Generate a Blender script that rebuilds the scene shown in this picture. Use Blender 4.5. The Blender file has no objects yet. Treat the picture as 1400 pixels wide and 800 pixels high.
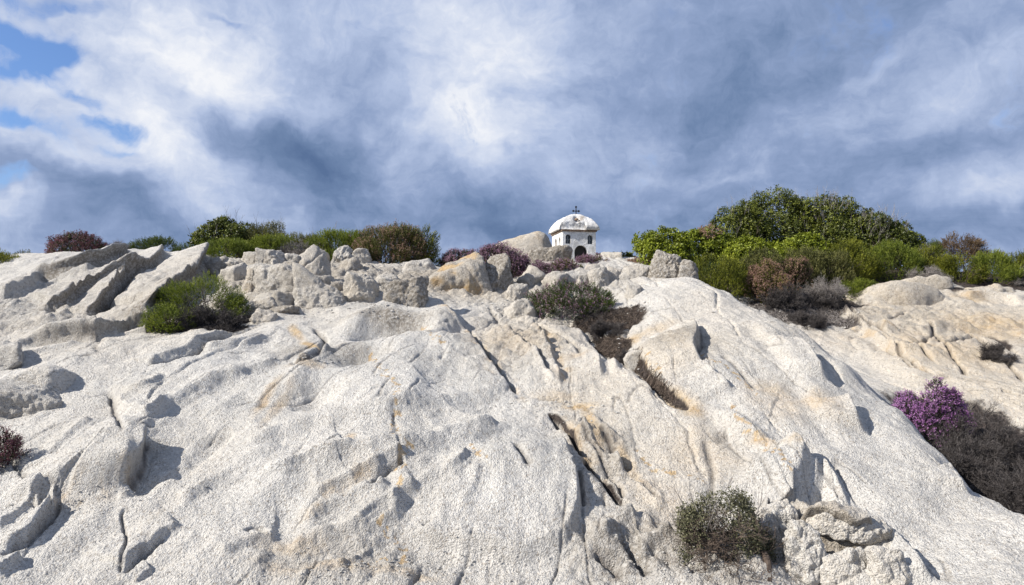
import bpy, bmesh, math, random
import numpy as np
from mathutils import Vector, Matrix

# ------------------------------------------------------------------ camera
F_PX = 933.0
PITCH = math.radians(1.84)
EYE = 1.6
scene = bpy.context.scene
C = scene.collection
cam_d = bpy.data.cameras.new('camera')
cam_d.sensor_width = 36.0
cam_d.lens = 36.0 * F_PX / 1400.0
cam_d.clip_start = 0.05
cam_d.clip_end = 5000
cam = bpy.data.objects.new('camera', cam_d)
C.objects.link(cam)
cam.location = (0, 0, EYE)
cam.rotation_euler = (math.pi / 2 + PITCH, 0, 0)
scene.camera = cam

# ------------------------------------------------------------------ light
SUN_EL = math.radians(37)
SUN_TOW = math.radians(20)          # how far the sun stands on the camera's side of due left
EXPO = 0.62
sdir = Vector((-math.cos(SUN_EL) * math.cos(SUN_TOW), -math.cos(SUN_EL) * math.sin(SUN_TOW), math.sin(SUN_EL)))
sun_d = bpy.data.lights.new('sun', 'SUN')
sun_d.energy = 5.0
sun_d.angle = math.radians(0.5)
sun_d.color = (1.0, 0.94, 0.85)
sun = bpy.data.objects.new('sun', sun_d)
C.objects.link(sun)
sun.rotation_euler = sdir.to_track_quat('Z', 'Y').to_euler()
sun.location = (-6, -4, 12)
scene.view_settings.view_transform = 'Standard'
scene.view_settings.look = 'None'
scene.view_settings.gamma = 1.0
scene.view_settings.use_curve_mapping = False
scene.view_settings.exposure = EXPO
scene.cycles.max_bounces = 6
scene.cycles.diffuse_bounces = 3
scene.cycles.transparent_max_bounces = 8

# ------------------------------------------------------------------ node helper
class NT:
    def __init__(s, tree):
        s.t = tree; s.n = tree.nodes; s.l = tree.links
    def new(s, typ, **kw):
        n = s.n.new(typ)
        for k, v in kw.items(): setattr(n, k, v)
        return n
    def put(s, sock, v):
        if isinstance(v, bpy.types.NodeSocket): s.l.new(v, sock)
        elif v is not None: sock.default_value = v
    def math(s, op, a, b=None, c=None, clamp=False):
        n = s.new('ShaderNodeMath', operation=op, use_clamp=clamp)
        s.put(n.inputs[0], a)
        if b is not None: s.put(n.inputs[1], b)
        if c is not None: s.put(n.inputs[2], c)
        return n.outputs[0]
    def vmath(s, op, a, b=None, out=0):
        n = s.new('ShaderNodeVectorMath', operation=op)
        s.put(n.inputs[0], a)
        if b is not None: s.put(n.inputs[1], b)
        return n.outputs['Value'] if op in ('DOT_PRODUCT', 'LENGTH') else n.outputs[0]
    def noise(s, vec, scale, detail=4, rough=0.55, dist=0.0, color=False):
        n = s.new('ShaderNodeTexNoise')
        s.put(n.inputs['Vector'], vec); n.inputs['Scale'].default_value = scale
        n.inputs['Detail'].default_value = detail; n.inputs['Roughness'].default_value = rough
        n.inputs['Distortion'].default_value = dist
        return n.outputs['Color' if color else 'Fac']
    def voro(s, vec, scale, feature='F1', out='Distance'):
        n = s.new('ShaderNodeTexVoronoi', feature=feature)
        s.put(n.inputs['Vector'], vec); n.inputs['Scale'].default_value = scale
        return n.outputs[out]
    def map(s, v, a, b, c=0.0, d=1.0, smooth=False):
        n = s.new('ShaderNodeMapRange')
        if smooth: n.interpolation_type = 'SMOOTHSTEP'
        s.put(n.inputs[0], v)
        for i, x in zip((1, 2, 3, 4), (a, b, c, d)): s.put(n.inputs[i], x)
        return n.outputs[0]
    def mix(s, f, a, b, blend='MIX'):
        n = s.new('ShaderNodeMix', data_type='RGBA', blend_type=blend)
        s.put(n.inputs['Factor'], f)
        for k, v in ((6, a), (7, b)):
            if isinstance(v, tuple) and len(v) == 3: v = v + (1.0,)
            s.put(n.inputs[k], v)
        return n.outputs[2]
    def ramp(s, f, stops):
        n = s.new('ShaderNodeValToRGB'); cr = n.color_ramp
        while len(cr.elements) < len(stops): cr.elements.new(0.5)
        for e, (p, c) in zip(cr.elements, stops):
            e.position = p; e.color = tuple(c) + (1.0,)
        s.put(n.inputs[0], f)
        return n.outputs[0]
    def attr(s, name, out='Fac'):
        n = s.new('ShaderNodeAttribute', attribute_name=name)
        return n.outputs[out]

# ------------------------------------------------------------------ sky
def pix_dir(px, py):
    v = Vector(((px - 700) / F_PX, 1.0, (400 - py) / F_PX))
    c, s_ = math.cos(PITCH), math.sin(PITCH)
    return Vector((v.x, v.y * c - v.z * s_, v.y * s_ + v.z * c))

world = bpy.data.worlds.new('World')
scene.world = world
world.use_nodes = True
W = NT(world.node_tree)
W.n.clear()
w_out = W.new('ShaderNodeOutputWorld')
w_bg = W.new('ShaderNodeBackground')
w_bg.inputs['Strength'].default_value = 0.1
W.l.new(w_bg.outputs[0], w_out.inputs[0])
sky = W.new('ShaderNodeTexSky', sky_type='NISHITA')
sky.sun_disc = False
sky.sun_elevation = SUN_EL
sky.sun_rotation = math.atan2(sdir.x, sdir.y)
sky.altitude = 10
tc = W.new('ShaderNodeTexCoord')
D = tc.outputs['Generated']
# cloud layer coordinates: the direction met with a flat layer overhead
sep = W.new('ShaderNodeSeparateXYZ'); W.l.new(D, sep.inputs[0])
zz = W.math('ADD', W.math('MAXIMUM', sep.outputs[2], 0.0), 0.16)
lay = W.new('ShaderNodeCombineXYZ')
W.put(lay.inputs[0], W.math('DIVIDE', sep.outputs[0], zz)); W.put(lay.inputs[1], W.math('DIVIDE', sep.outputs[1], zz))
LAY = lay.outputs[0]
# warp of directions so the big masses get torn outlines
wn = W.noise(D, 4.0, 5, 0.6, 0.0, color=True)
wv = W.vmath('SUBTRACT', wn, (0.5, 0.5, 0.5))
sc_ = W.new('ShaderNodeVectorMath', operation='SCALE'); W.l.new(wv, sc_.inputs[0]); sc_.inputs['Scale'].default_value = 0.22
DW = W.vmath('ADD', D, sc_.outputs[0])
def blob(acc, cx, cy, sx, sy, ang, amp):
    """a soft elliptical mass of cloud around one direction of the sky; sx, sy in photo pixels"""
    c = pix_dir(cx, cy).normalized()
    right = Vector((0, 0, 1)).cross(c).normalized() * -1
    up = right.cross(c).normalized()
    if up.z < 0: up = -up
    a = math.radians(ang)
    e1 = (right * math.cos(a) + up * math.sin(a)) / (sx / F_PX)
    e2 = (-right * math.sin(a) + up * math.cos(a)) / (sy / F_PX)
    A = W.vmath('DOT_PRODUCT', DW, tuple(e1))
    B = W.vmath('DOT_PRODUCT', DW, tuple(e2))
    q = W.math('MULTIPLY_ADD', A, A, W.math('MULTIPLY', B, B))
    g = W.math('POWER', 0.3679, q)
    return W.math('MULTIPLY_ADD', g, amp, acc)
def total(items, base):
    acc = base
    for it in items: acc = blob(acc, *it)
    return acc
TONES = [
 (240, 60, 150, 70, 0, .34), (180, 170, 60, 60, 0, .22), (340, 95, 160, 60, -10, .20), (600, 30, 130, 45, 5, .22), (700, 80, 90, 40, 0, .20),
 (650, 175, 120, 55, 0, .36), (250, 225, 120, 60, -25, .24), (30, 140, 60, 60, 0, .22), (10, 285, 40, 22, 0, .5), (100, 240, 120, 25, -25, .16),
 (320, 270, 80, 45, -20, .10), (760, 70, 60, 60, 0, .14),
 (385, 195, 130, 45, -8, -.40), (500, 195, 80, 50, 10, -.22), (110, 290, 190, 32, -12, -.36), (520, 290, 200, 30, 0, -.16), (470, 100, 110, 40, 20, -.14), (150, 95, 80, 18, -8, -.12),
 (900, 60, 120, 80, 20, -.10), (1120, 70, 230, 60, 22, -.22), (1000, 160, 200, 50, 12, -.14), (1180, 240, 260, 40, 8, -.20), (1330, 320, 140, 24, 0, -.18), (760, 320, 300, 30, 0, -.20),
 (880, 190, 70, 30, 15, .12), (870, 235, 60, 12, 8, .16), (1000, 243, 50, 9, 0, .12), (1150, 120, 260, 16, 24, .12), (1330, 100, 90, 40, 30, .14), (1350, 295, 70, 22, 20, .20), (1230, 190, 120, 14, 25, .08),
 (700, 215, 60, 30, 0, .10), (1380, 240, 50, 30, 10, .10),
]
GAPS = [(45, 65, 45, 26, 0, 1.0), (125, 145, 30, 16, -10, .95), (18, 175, 60, 16, -20, .9), (150, 190, 30, 18, -10, 1.0), (530, 45, 40, 16, 0, .42), (150, 225, 18, 8, 0, .6),
        (280, 2, 40, 8, 0, .5), (85, 0, 40, 14, 0, .8), (12, 262, 30, 8, 0, .6), (60, 110, 34, 14, 40, .55), (545, 60, 28, 8, -10, .3), (10, 110, 30, 12, 0, .7)]
t_tone = total(TONES, 0.535)
n1 = W.noise(LAY, 1.15, 9, 0.62, 0.45)
n2 = W.noise(DW, 7.5, 9, 0.66, 0.1)
n3 = W.noise(W.vmath('MULTIPLY', D, (1, 1, 2.0)), 5.0, 5, 0.55, 0.2)
t_tone = W.math('ADD', t_tone, W.math('MULTIPLY', W.math('SUBTRACT', n1, 0.5), 0.50))
t_tone = W.math('ADD', t_tone, W.math('MULTIPLY', W.math('SUBTRACT', n2, 0.5), 0.70))
t_tone = W.math('ADD', t_tone, W.math('MULTIPLY', W.math('SUBTRACT', n3, 0.5), 0.45))
n4 = W.noise(W.vmath('MULTIPLY', DW, (1, 1, 1.6)), 24.0, 6, 0.6, 0.2)
t_tone = W.math('ADD', t_tone, W.math('MULTIPLY', W.math('SUBTRACT', n4, 0.5), 0.26))
g_gap = total(GAPS, 0.0)
g_gap = W.math('ADD', g_gap, W.math('MULTIPLY', W.math('SUBTRACT', n2, 0.5), 2.6))
g_gap = W.map(g_gap, 0.20, 0.95, 0, 1, True)
K = 1.0 / (2 ** EXPO) / 0.1
def kc(r, g, b):
    f = lambda x: ((x / 255 + 0.055) / 1.055) ** 2.4
    return (f(r) * K, f(g) * K, f(b) * K)
n = W.new('ShaderNodeValToRGB'); cr = n.color_ramp
stops = [(0.0, (90, 114, 153)), (0.22, (113, 136, 173)), (0.45, (145, 164, 200)), (0.66, (180, 195, 225)), (0.85, (216, 224, 241)), (1.0, (244, 246, 251))]
while len(cr.elements) < len(stops): cr.elements.new(0.5)
for e, (p, c_) in zip(cr.elements, stops):
    k = kc(*c_); m_ = 10.0
    e.position = p; e.color = (k[0] / m_, k[1] / m_, k[2] / m_, 1)
W.put(n.inputs[0], t_tone)
cl = W.new('ShaderNodeVectorMath', operation='SCALE'); W.l.new(n.outputs[0], cl.inputs[0]); cl.inputs['Scale'].default_value = 10.0
blue = W.mix(1.0, sky.outputs[0], (0.58, 0.74, 1.02), 'MULTIPLY')
final = W.mix(g_gap, cl.outputs[0], blue)
W.put(w_bg.inputs['Color'], final)
world.cycles.sampling_method = 'MANUAL'
world.cycles.sample_map_resolution = 512

# ------------------------------------------------------------------ numpy noise
rng = np.random.default_rng(7)
PERM = np.concatenate([rng.permutation(256)] * 2).astype(np.int32)
ANG = rng.uniform(0, 2 * np.pi, 256)
GX, GY = np.cos(ANG).astype(np.float32), np.sin(ANG).astype(np.float32)
def p2(x, y):
    x = np.asarray(x, np.float32); y = np.asarray(y, np.float32)
    xi = np.floor(x).astype(np.int32); yi = np.floor(y).astype(np.int32)
    xf = x - xi; yf = y - yi
    u = xf * xf * xf * (xf * (xf * 6 - 15) + 10); v = yf * yf * yf * (yf * (yf * 6 - 15) + 10)
    def g(ix, iy, dx, dy):
        h = PERM[(PERM[ix & 255] + iy) & 255]
        return GX[h] * dx + GY[h] * dy
    a = g(xi, yi, xf, yf); b = g(xi + 1, yi, xf - 1, yf)
    c = g(xi, yi + 1, xf, yf - 1); d = g(xi + 1, yi + 1, xf - 1, yf - 1)
    return (a + u * (b - a)) * (1 - v) + (c + u * (d - c)) * v
G3 = rng.normal(size=(256, 3)); G3 = (G3 / np.linalg.norm(G3, axis=1, keepdims=True)).astype(np.float32)
def p3(P):
    P = np.asarray(P, np.float32)
    I = np.floor(P).astype(np.int32); Fr = P - I
    U = Fr * Fr * Fr * (Fr * (Fr * 6 - 15) + 10)
    out = np.zeros(len(P), np.float32)
    for a in (0, 1):
        for b in (0, 1):
            for c in (0, 1):
                h = PERM[(PERM[(PERM[(I[:, 0] + a) & 255] + I[:, 1] + b) & 255] + I[:, 2] + c) & 255]
                d = Fr - np.array([a, b, c], np.float32)
                w = (U[:, 0] if a else 1 - U[:, 0]) * (U[:, 1] if b else 1 - U[:, 1]) * (U[:, 2] if c else 1 - U[:, 2])
                out += w * (G3[h] * d).sum(1)
    return out
def fbm2(x, y, o=4, g=0.5, l=2.03, ridged=False):
    s = 0; a = 1.0; tot = 0
    for i in range(o):
        n_ = p2(x + 17.3 * i, y - 9.1 * i)
        if ridged: n_ = 0.35 - np.abs(n_) * 1.4
        s = s + a * n_; tot += a; a *= g; x = x * l; y = y * l
    return s / tot
def fbm3(P, o=4, g=0.5, ridged=False):
    s = 0; a = 1.0; tot = 0
    for i in range(o):
        n_ = p3(P + 13.7 * i)
        if ridged: n_ = 0.35 - np.abs(n_) * 1.4
        s = s + a * n_; tot += a; a *= g; P = P * 2.03
    return s / tot
def sstep(a, b, x):
    t = np.clip((x - a) / (b - a), 0, 1)
    return t * t * (3 - 2 * t)

# ------------------------------------------------------------------ terrain
Q = 1.0
NU, NV1 = int(1400 * Q), int(1250 * Q)
UMAX = 1.12
us = np.linspace(-UMAX, UMAX, NU)
y_near = np.linspace(-14, 1.95, 40)
y_main = np.exp(np.linspace(math.log(2.0), math.log(12.6), NV1))
y_far = np.exp(np.linspace(math.log(12.75), math.log(60), 160))
ys = np.concatenate([y_near, y_main, y_far])
i_main = len(y_near)
wy = np.where(ys > 2, ys, 2 + (2 - ys) * 1.1)
XX = (us[None, :] * wy[:, None]).astype(np.float32)
YY = np.repeat(ys[:, None], NU, 1).astype(np.float32)

CP = []   # (u, y, z)
def cp(px, py, d, dz=0.0):
    v = pix_dir(px, py)
    CP.append((v.x / v.y, d, EYE + v.z / v.y * d + dz))
for px, rows in {
    -200: [(800, 3.8), (700, 4.4), (600, 5.3), (500, 6.6), (430, 8.3), (390, 10.0)],
    0: [(800, 3.9), (700, 4.55), (600, 5.35), (550, 5.9), (500, 6.6), (450, 7.6), (415, 8.5), (385, 9.6), (352, 11.3)],
    150: [(800, 3.9), (700, 4.5), (600, 5.3), (550, 5.9), (500, 6.5), (455, 7.4), (420, 8.2), (395, 8.9), (360, 9.9), (346, 10.4)],
    300: [(800, 3.9), (700, 4.5), (600, 5.3), (550, 5.9), (500, 6.5), (450, 7.5), (400, 8.7), (365, 9.8), (352, 10.3)],
    450: [(800, 3.95), (700, 4.5), (600, 5.25), (550, 5.8), (500, 6.45), (450, 7.45), (422, 8.2), (395, 9.1), (364, 10.3)],
    530: [(640, 4.85), (600, 5.2), (560, 5.6), (500, 6.35), (460, 7.1), (430, 7.6), (418, 8.1)],
    600: [(800, 4.0), (700, 4.6), (600, 5.3), (550, 5.9), (500, 6.6), (450, 7.5), (425, 8.1), (398, 9.0), (380, 10.0)],
    525: [(398, 9.0), (370, 10.2)],
    680: [(800, 4.0), (700, 4.6), (600, 5.3), (550, 5.95), (500, 6.75), (450, 7.8), (415, 8.8), (378, 10.3)],
    760: [(800, 4.05), (700, 4.65), (600, 5.45), (550, 6.0), (500, 6.75), (450, 7.8), (410, 9.0), (380, 10.1), (357, 11.1)],
    850: [(800, 4.05), (700, 4.65), (600, 5.4), (550, 5.9), (500, 6.7), (450, 7.8), (410, 8.8), (385, 9.6), (362, 10.6)],
    930: [(600, 5.3), (550, 5.75), (500, 6.35), (450, 7.2), (410, 8.1), (382, 9.0)],
    1000: [(800, 4.0), (700, 4.6), (600, 5.25), (550, 5.75), (500, 6.3), (450, 7.1), (418, 7.9), (404, 8.4)],
    1100: [(800, 3.95), (700, 4.5), (600, 5.15), (550, 5.7), (500, 6.4), (474, 7.0)],
    1200: [(800, 3.9), (700, 4.4), (650, 4.8), (600, 5.3), (560, 5.85)],
    1300: [(800, 3.8), (750, 4.1), (700, 4.5), (645, 5.05)],
    1400: [(800, 3.7), (750, 4.0), (710, 4.35)],
    1600: [(800, 3.6), (760, 3.9)],
}.items():
    for py, d in rows: cp(px, py, d)
# crest of the pale dome and the trough behind it
for px, py, d in [(960, 388, 8.95), (1000, 402, 8.5), (1050, 432, 7.9), (1110, 466, 7.2), (1160, 500, 6.6), (1230, 560, 5.9), (1290, 622, 5.3), (1350, 680, 4.75), (1420, 715, 4.4)]:
    cp(px, py, d)
    cp(px + 6, py + 4, d + 0.75, -0.16)
for px, py, d in [(1150, 405, 10.6), (1200, 386, 11.0), (1300, 388, 10.9), (1400, 395, 10.7), (1130, 440, 9.3), (1080, 425, 9.6), (1180, 470, 8.5), (1250, 450, 9.0), (1330, 430, 9.6), (1400, 450, 9.0),
                  (1250, 500, 7.8), (1330, 500, 7.9), (1400, 510, 7.7), (1330, 560, 6.9), (1400, 600, 6.4), (1400, 660, 5.7), (1500, 600, 6.3), (1500, 450, 9.0), (1500, 395, 10.7)]:
    cp(px, py, d)
for u_, y_, z_ in [(-.9, 12.5, 2.35), (-.7, 12.5, 2.5), (-.5, 12.5, 2.60), (-.3, 12.3, 2.62), (-.1, 12.3, 2.68), (.1, 12.5, 2.9), (.3, 12.3, 2.7), (.5, 12.5, 2.65), (.75, 12.5, 2.5), (.95, 12.5, 2.3)]:
    z_ -= .22; CP.append((u_, y_, z_)); CP.append((u_, 16, z_ - .15)); CP.append((u_, 24, z_ - 1.2)); CP.append((u_, 40, z_ - 4.5)); CP.append((u_, 60, z_ - 8))
for u_ in (-1, -.5, 0, .5, 1):
    CP.append((u_, 3.0, -0.25)); CP.append((u_, 2.0, -0.32))
CP = np.array(CP)
def rbf_space(u, y): return np.stack([u * 1.0, np.log(y)], -1)
def phi(a, b):
    r2 = ((a[:, None, :] - b[None, :, :]) ** 2).sum(-1)
    return 0.5 * r2 * np.log(r2 + 1e-12)
Pc = rbf_space(CP[:, 0], CP[:, 1]); n_ = len(Pc)
A = np.zeros((n_ + 3, n_ + 3)); A[:n_, :n_] = phi(Pc, Pc) + np.eye(n_) * 4e-4
A[:n_, n_] = 1; A[:n_, n_ + 1:] = Pc; A[n_:, :n_] = A[:n_, n_:].T
coef = np.linalg.solve(A, np.concatenate([CP[:, 2], np.zeros(3)]))
def rbf(u, y):
    p = rbf_space(u, y)
    return phi(p, Pc) @ coef[:n_] + coef[n_] + p @ coef[n_ + 1:]
cu = np.linspace(-UMAX, UMAX, 150)
cl_ = np.linspace(math.log(2.0), math.log(60), 260)
gu, gl = np.meshgrid(cu, cl_)
Zc = rbf(gu.ravel(), np.exp(gl.ravel())).reshape(gu.shape)
def cubic_w(xq, x0, dx, n):
    t = (xq - x0) / dx; i = np.clip(np.floor(t).astype(int), 1, n - 3); f = t - i
    M = np.zeros((len(xq), n), np.float32)
    w = [-.5 * f ** 3 + f ** 2 - .5 * f, 1.5 * f ** 3 - 2.5 * f ** 2 + 1, -1.5 * f ** 3 + 2 * f ** 2 + .5 * f, .5 * f ** 3 - .5 * f ** 2]
    for k in range(4): M[np.arange(len(xq)), i - 1 + k] += w[k]
    return M
Wu = cubic_w(us, cu[0], cu[1] - cu[0], len(cu))
Wl = cubic_w(np.log(np.maximum(ys, 2.0)), cl_[0], cl_[1] - cl_[0], len(cl_))
Z = (Wl @ Zc.astype(np.float32) @ Wu.T).astype(np.float32)
fade_near = sstep(1.6, 3.0, ys)[:, None]

def unproject(px, py, Zs=None, ymin=3.0):
    Zs = Z if Zs is None else Zs
    v = pix_dir(px, py); u = v.x / v.y; s = v.z / v.y
    fi = (u + UMAX) / (2 * UMAX) * (NU - 1); i = int(np.clip(math.floor(fi), 0, NU - 2)); f = min(max(fi - i, 0), 1)
    col = Zs[:, i] * (1 - f) + Zs[:, i + 1] * f
    g = (col - EYE) - s * ys
    ok = np.where((ys > ymin) & (g >= 0))[0]
    if len(ok) == 0: 
        k = int(np.argmax(np.where((ys > ymin) & (ys < 13), (col - EYE) / np.maximum(ys, 1), -9)))
    else: k = ok[0]
    a, b = g[k - 1], g[k]
    t = a / (a - b) if a < 0 <= b else 1.0
    y = ys[k - 1] + (ys[k] - ys[k - 1]) * t
    return np.array([u * y, y])
def height(x, y, Zs=None):
    Zs = Z if Zs is None else Zs
    j = int(np.clip(np.searchsorted(ys, y) - 1, 0, len(ys) - 2)); g = (y - ys[j]) / (ys[j + 1] - ys[j])
    w = wy[j] * (1 - g) + wy[j + 1] * g
    fi = (x / w + UMAX) / (2 * UMAX) * (NU - 1); i = int(np.clip(math.floor(fi), 0, NU - 2)); f = min(max(fi - i, 0), 1)
    return float((Zs[j, i] * (1 - f) + Zs[j, i + 1] * f) * (1 - g) + (Zs[j + 1, i] * (1 - f) + Zs[j + 1, i + 1] * f) * g)

# domain warp shared by all traced features, so that no line is smooth
WX = (fbm2(XX * 1.7 + 5, YY * 1.7, 3) * 0.07 + fbm2(XX * 7, YY * 7 + 3, 2) * 0.010).astype(np.float32)
WY = (fbm2(XX * 1.7 - 9, YY * 1.7 + 4, 3) * 0.07 + fbm2(XX * 7 + 7, YY * 7, 2) * 0.010).astype(np.float32)
def line_dist(P, margin):
    """signed distance (left of travel positive) and arc fraction from a world polyline, on the sub-block of the grid around it"""
    P = np.asarray(P)
    x0, y0 = P.min(0) - margin; x1, y1 = P.max(0) + margin
    y0 = max(y0, 2.05)
    r0, r1 = np.searchsorted(ys, [y0, y1])
    ua, ub = sorted([x0 / y0, x0 / y1])[0], sorted([x1 / y0, x1 / y1])[1]
    c0, c1 = np.clip(np.searchsorted(us, [ua, ub]), 0, NU)
    sl = (slice(r0, r1), slice(c0, c1))
    X = XX[sl] + WX[sl]; Y = YY[sl] + WY[sl]
    seg = np.linalg.norm(np.diff(P, axis=0), axis=1); L = seg.sum(); acc = 0
    best = np.full(X.shape, 1e9, np.float32); sg = np.ones_like(best); tt = np.zeros_like(best)
    for k in range(len(seg)):
        ax, ay = P[k]; dx, dy = (P[k + 1] - P[k]) / max(seg[k], 1e-6)
        px, py = X - ax, Y - ay
        t = np.clip(px * dx + py * dy, 0, seg[k])
        d2 = (px - t * dx) ** 2 + (py - t * dy) ** 2
        m = d2 < best
        best = np.where(m, d2, best); sg = np.where(m, np.where(dx * py - dy * px >= 0, 1, -1), sg); tt = np.where(m, (acc + t) / L, tt)
        acc += seg[k]
    return sl, np.sqrt(best), sg, tt
def spline(pts, n=6):
    P = np.array(pts, float)
    if len(P) < 3: return P
    Q_ = [2 * P[0] - P[1]] + list(P) + [2 * P[-1] - P[-2]]
    out = []
    for i in range(1, len(Q_) - 2):
        for k in range(n):
            t = k / n; a, b, c, d = Q_[i - 1], Q_[i], Q_[i + 1], Q_[i + 2]
            out.append(.5 * ((2 * b) + (-a + c) * t + (2 * a - 5 * b + 4 * c - d) * t * t + (-a + 3 * b - 3 * c + d) * t ** 3))
    out.append(P[-1])
    return np.array(out)
def trace(pts): return np.array([unproject(*p) for p in spline(pts, 4)])
def taper(t, a=0.12, b=0.12):
    return sstep(0, a, t) * sstep(0, b, 1 - t) if a and b else 1
DIRT = np.zeros(Z.shape, np.float32); OFX = np.zeros(Z.shape, np.float32); OFY = np.zeros(Z.shape, np.float32); FACE = np.zeros(Z.shape, np.float32)
def step(pts, h, w=0.07, L=0.5, lip=0.25, a=.15, b=.15, dark=0, over=0):
    P = trace(pts)
    h *= float(np.interp(P[:, 1].mean(), [4, 6, 8], [.88, .92, 1]))
    sl, d, sg, t = line_dist(P, max(L * 3, .4))
    s = d * sg
    f = np.where(s > 0, sstep(0, w, s) * np.exp(-np.maximum(s - w, 0) / L), -lip * (0.5 * np.exp(-(s / (w * 1.6)) ** 2) + np.exp(s / (L * .6))) * sstep(0, w * .7, -s)) 
    Z[sl] += (h * f * taper(t, a, b)).astype(np.float32)
    if over:
        ch = P[-1] - P[0]; ch = ch / np.linalg.norm(ch); nx, ny = -ch[1], ch[0]
        o_ = over * sstep(w * .15, w * .9, s) * np.exp(-np.maximum(s - w, 0) / .16) * taper(t, a, b)
        OFX[sl] -= (nx * o_).astype(np.float32); OFY[sl] -= (ny * o_).astype(np.float32)
    if dark: FACE[sl] = np.maximum(FACE[sl], dark * sstep(-w * .8, 0, s) * sstep(w * 1.1, w * .5, s) * taper(t, a, b))  # brown tone of the step face, with its shade painted in
def crack(pts, h, w=0.02, a=.1, b=.1):
    P = trace(pts)
    sl, d, sg, t = line_dist(P, w * 4 + .15)
    Z[sl] -= (h * np.exp(-(d / w) ** 2) * taper(t, a, b)).astype(np.float32)
    if w < .05: DIRT[sl] = np.maximum(DIRT[sl], np.exp(-(d / (w * .62 + .004)) ** 2) * taper(t, a, b) * min(1, .35 + h * 8))
def ridge(pts, h, w=0.2, a=.3, b=.3):
    P = trace(pts)
    sl, d, sg, t = line_dist(P, w * 3 + .1)
    Z[sl] += (h * np.exp(-(d / w) ** 2) * taper(t, a, b)).astype(np.float32)
def lump(px, py, rx, ry, h, p=2.0, rot=0):
    """rx, ry in metres"""
    c = unproject(px, py); R_ = max(rx, ry) * 2.6
    sl, _, _, _ = line_dist([c, c + 1e-3], R_)
    X = XX[sl] + WX[sl] - c[0]; Y = YY[sl] + WY[sl] - c[1]
    a = math.radians(rot); x = X * math.cos(a) + Y * math.sin(a); y = -X * math.sin(a) + Y * math.cos(a)
    Z[sl] += (h * np.exp(-((x / rx) ** 2 + (y / ry) ** 2) ** (p / 2))).astype(np.float32)

# --- left outcrop of tilted slabs
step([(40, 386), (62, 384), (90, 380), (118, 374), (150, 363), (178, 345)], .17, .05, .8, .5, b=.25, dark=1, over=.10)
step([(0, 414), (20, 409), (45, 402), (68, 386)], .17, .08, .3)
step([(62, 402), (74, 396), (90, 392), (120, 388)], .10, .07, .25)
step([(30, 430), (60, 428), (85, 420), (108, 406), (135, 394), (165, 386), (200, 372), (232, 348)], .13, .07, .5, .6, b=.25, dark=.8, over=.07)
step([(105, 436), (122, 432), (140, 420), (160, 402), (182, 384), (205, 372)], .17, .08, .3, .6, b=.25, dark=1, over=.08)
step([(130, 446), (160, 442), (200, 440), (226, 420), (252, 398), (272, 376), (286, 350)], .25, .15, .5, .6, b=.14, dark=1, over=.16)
crack([(132, 436), (150, 418), (170, 400), (196, 376)], .20, .035)
crack([(200, 372), (222, 360), (240, 342)], .14, .04)
step([(30, 470), (94, 464), (130, 462), (170, 463), (204, 460)], .13, .04, .3, .3, dark=.5, over=.05)
step([(206, 458), (208, 436)], .12, .05, .2)
step([(0, 452), (40, 448), (80, 440), (110, 430)], .07, .06, .25)
step([(0, 478), (50, 470), (100, 462), (140, 446)], .06, .05, .2)
step([(10, 492), (60, 480), (110, 472)], .05, .05, .2)
lump(20, 440, .18, .16, -.10)
lump(165, 488, .28, .15, -.09, rot=30)
crack([(196, 506), (235, 496), (270, 484), (300, 468), (322, 452)], .05, .025)
step([(200, 508), (238, 497), (272, 485), (300, 470), (322, 453)], .07, .06, .25)
step([(262, 488), (310, 480), (345, 474), (372, 462)], .06, .06, .2)
step([(140, 534), (170, 546), (200, 540), (232, 524)], .06, .05, .25)
step([(150, 548), (160, 566), (190, 588), (215, 578), (236, 556)], .07, .05, .2)
# rounded block low on the left, its shadowed right side, and the cracks round it
lump(150, 620, .42, .45, .10, 3)
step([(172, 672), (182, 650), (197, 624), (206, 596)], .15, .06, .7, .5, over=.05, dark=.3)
step([(85, 692), (112, 686), (140, 680), (172, 672)], .10, .07, .3)
crack([(0, 612), (40, 660), (84, 692)], .03, .02)
step([(0, 772), (48, 748), (64, 722), (86, 692)], .09, .05, .25)
step([(0, 728), (30, 706), (58, 684)], .06, .04, .2)
crack([(163, 788), (168, 760), (172, 730), (167, 706), (182, 697)], .03, .010)
step([(165, 788), (190, 766), (225, 742), (260, 722)], .06, .04, .25)
step([(186, 799), (198, 788), (212, 779)], .04, .02, .1)
crack([(172, 672), (205, 666), (250, 645), (290, 612), (322, 594)], .06, .07)
step([(0, 800), (22, 782), (34, 770)], .06, .03, .2)
step([(60, 640), (100, 600), (140, 575)], .05, .08, .2)
# --- middle: long diagonal swells, each with its shadow side towards us
step([(340, 642), (400, 609), (450, 598), (520, 583), (590, 572), (660, 557), (720, 548)], .085, .16, .5, .15)
step([(330, 722), (380, 700), (430, 676), (470, 664), (520, 648), (580, 638), (650, 618), (715, 590)], .13, .18, .5, .15)
step([(420, 736), (450, 716), (490, 702), (540, 690)], .07, .08, .25)
step([(395, 770), (440, 756), (500, 748), (545, 728), (570, 700)], .08, .08, .3)
step([(250, 700), (300, 668), (345, 640), (400, 618)], .06, .10, .3)
step([(300, 780), (350, 757), (380, 750)], .05, .05, .2)
crack([(500, 672), (540, 652), (550, 640)], .05, .025)
step([(460, 790), (490, 775), (510, 762)], .03, .02, .15)
crack([(578, 736), (592, 732)], .04, .01)
lump(680, 670, .55, .40, .09, 3)
step([(520, 738), (570, 748), (620, 758), (690, 771), (745, 768), (786, 748), (799, 705), (792, 655), (768, 602)], .12, .06, .6, .15)
step([(800, 775), (840, 766), (872, 735), (880, 716)], .07, .06, .25)
step([(352, 660), (395, 640), (430, 628), (475, 622), (498, 606)], .07, .04, .25, .3)
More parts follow.
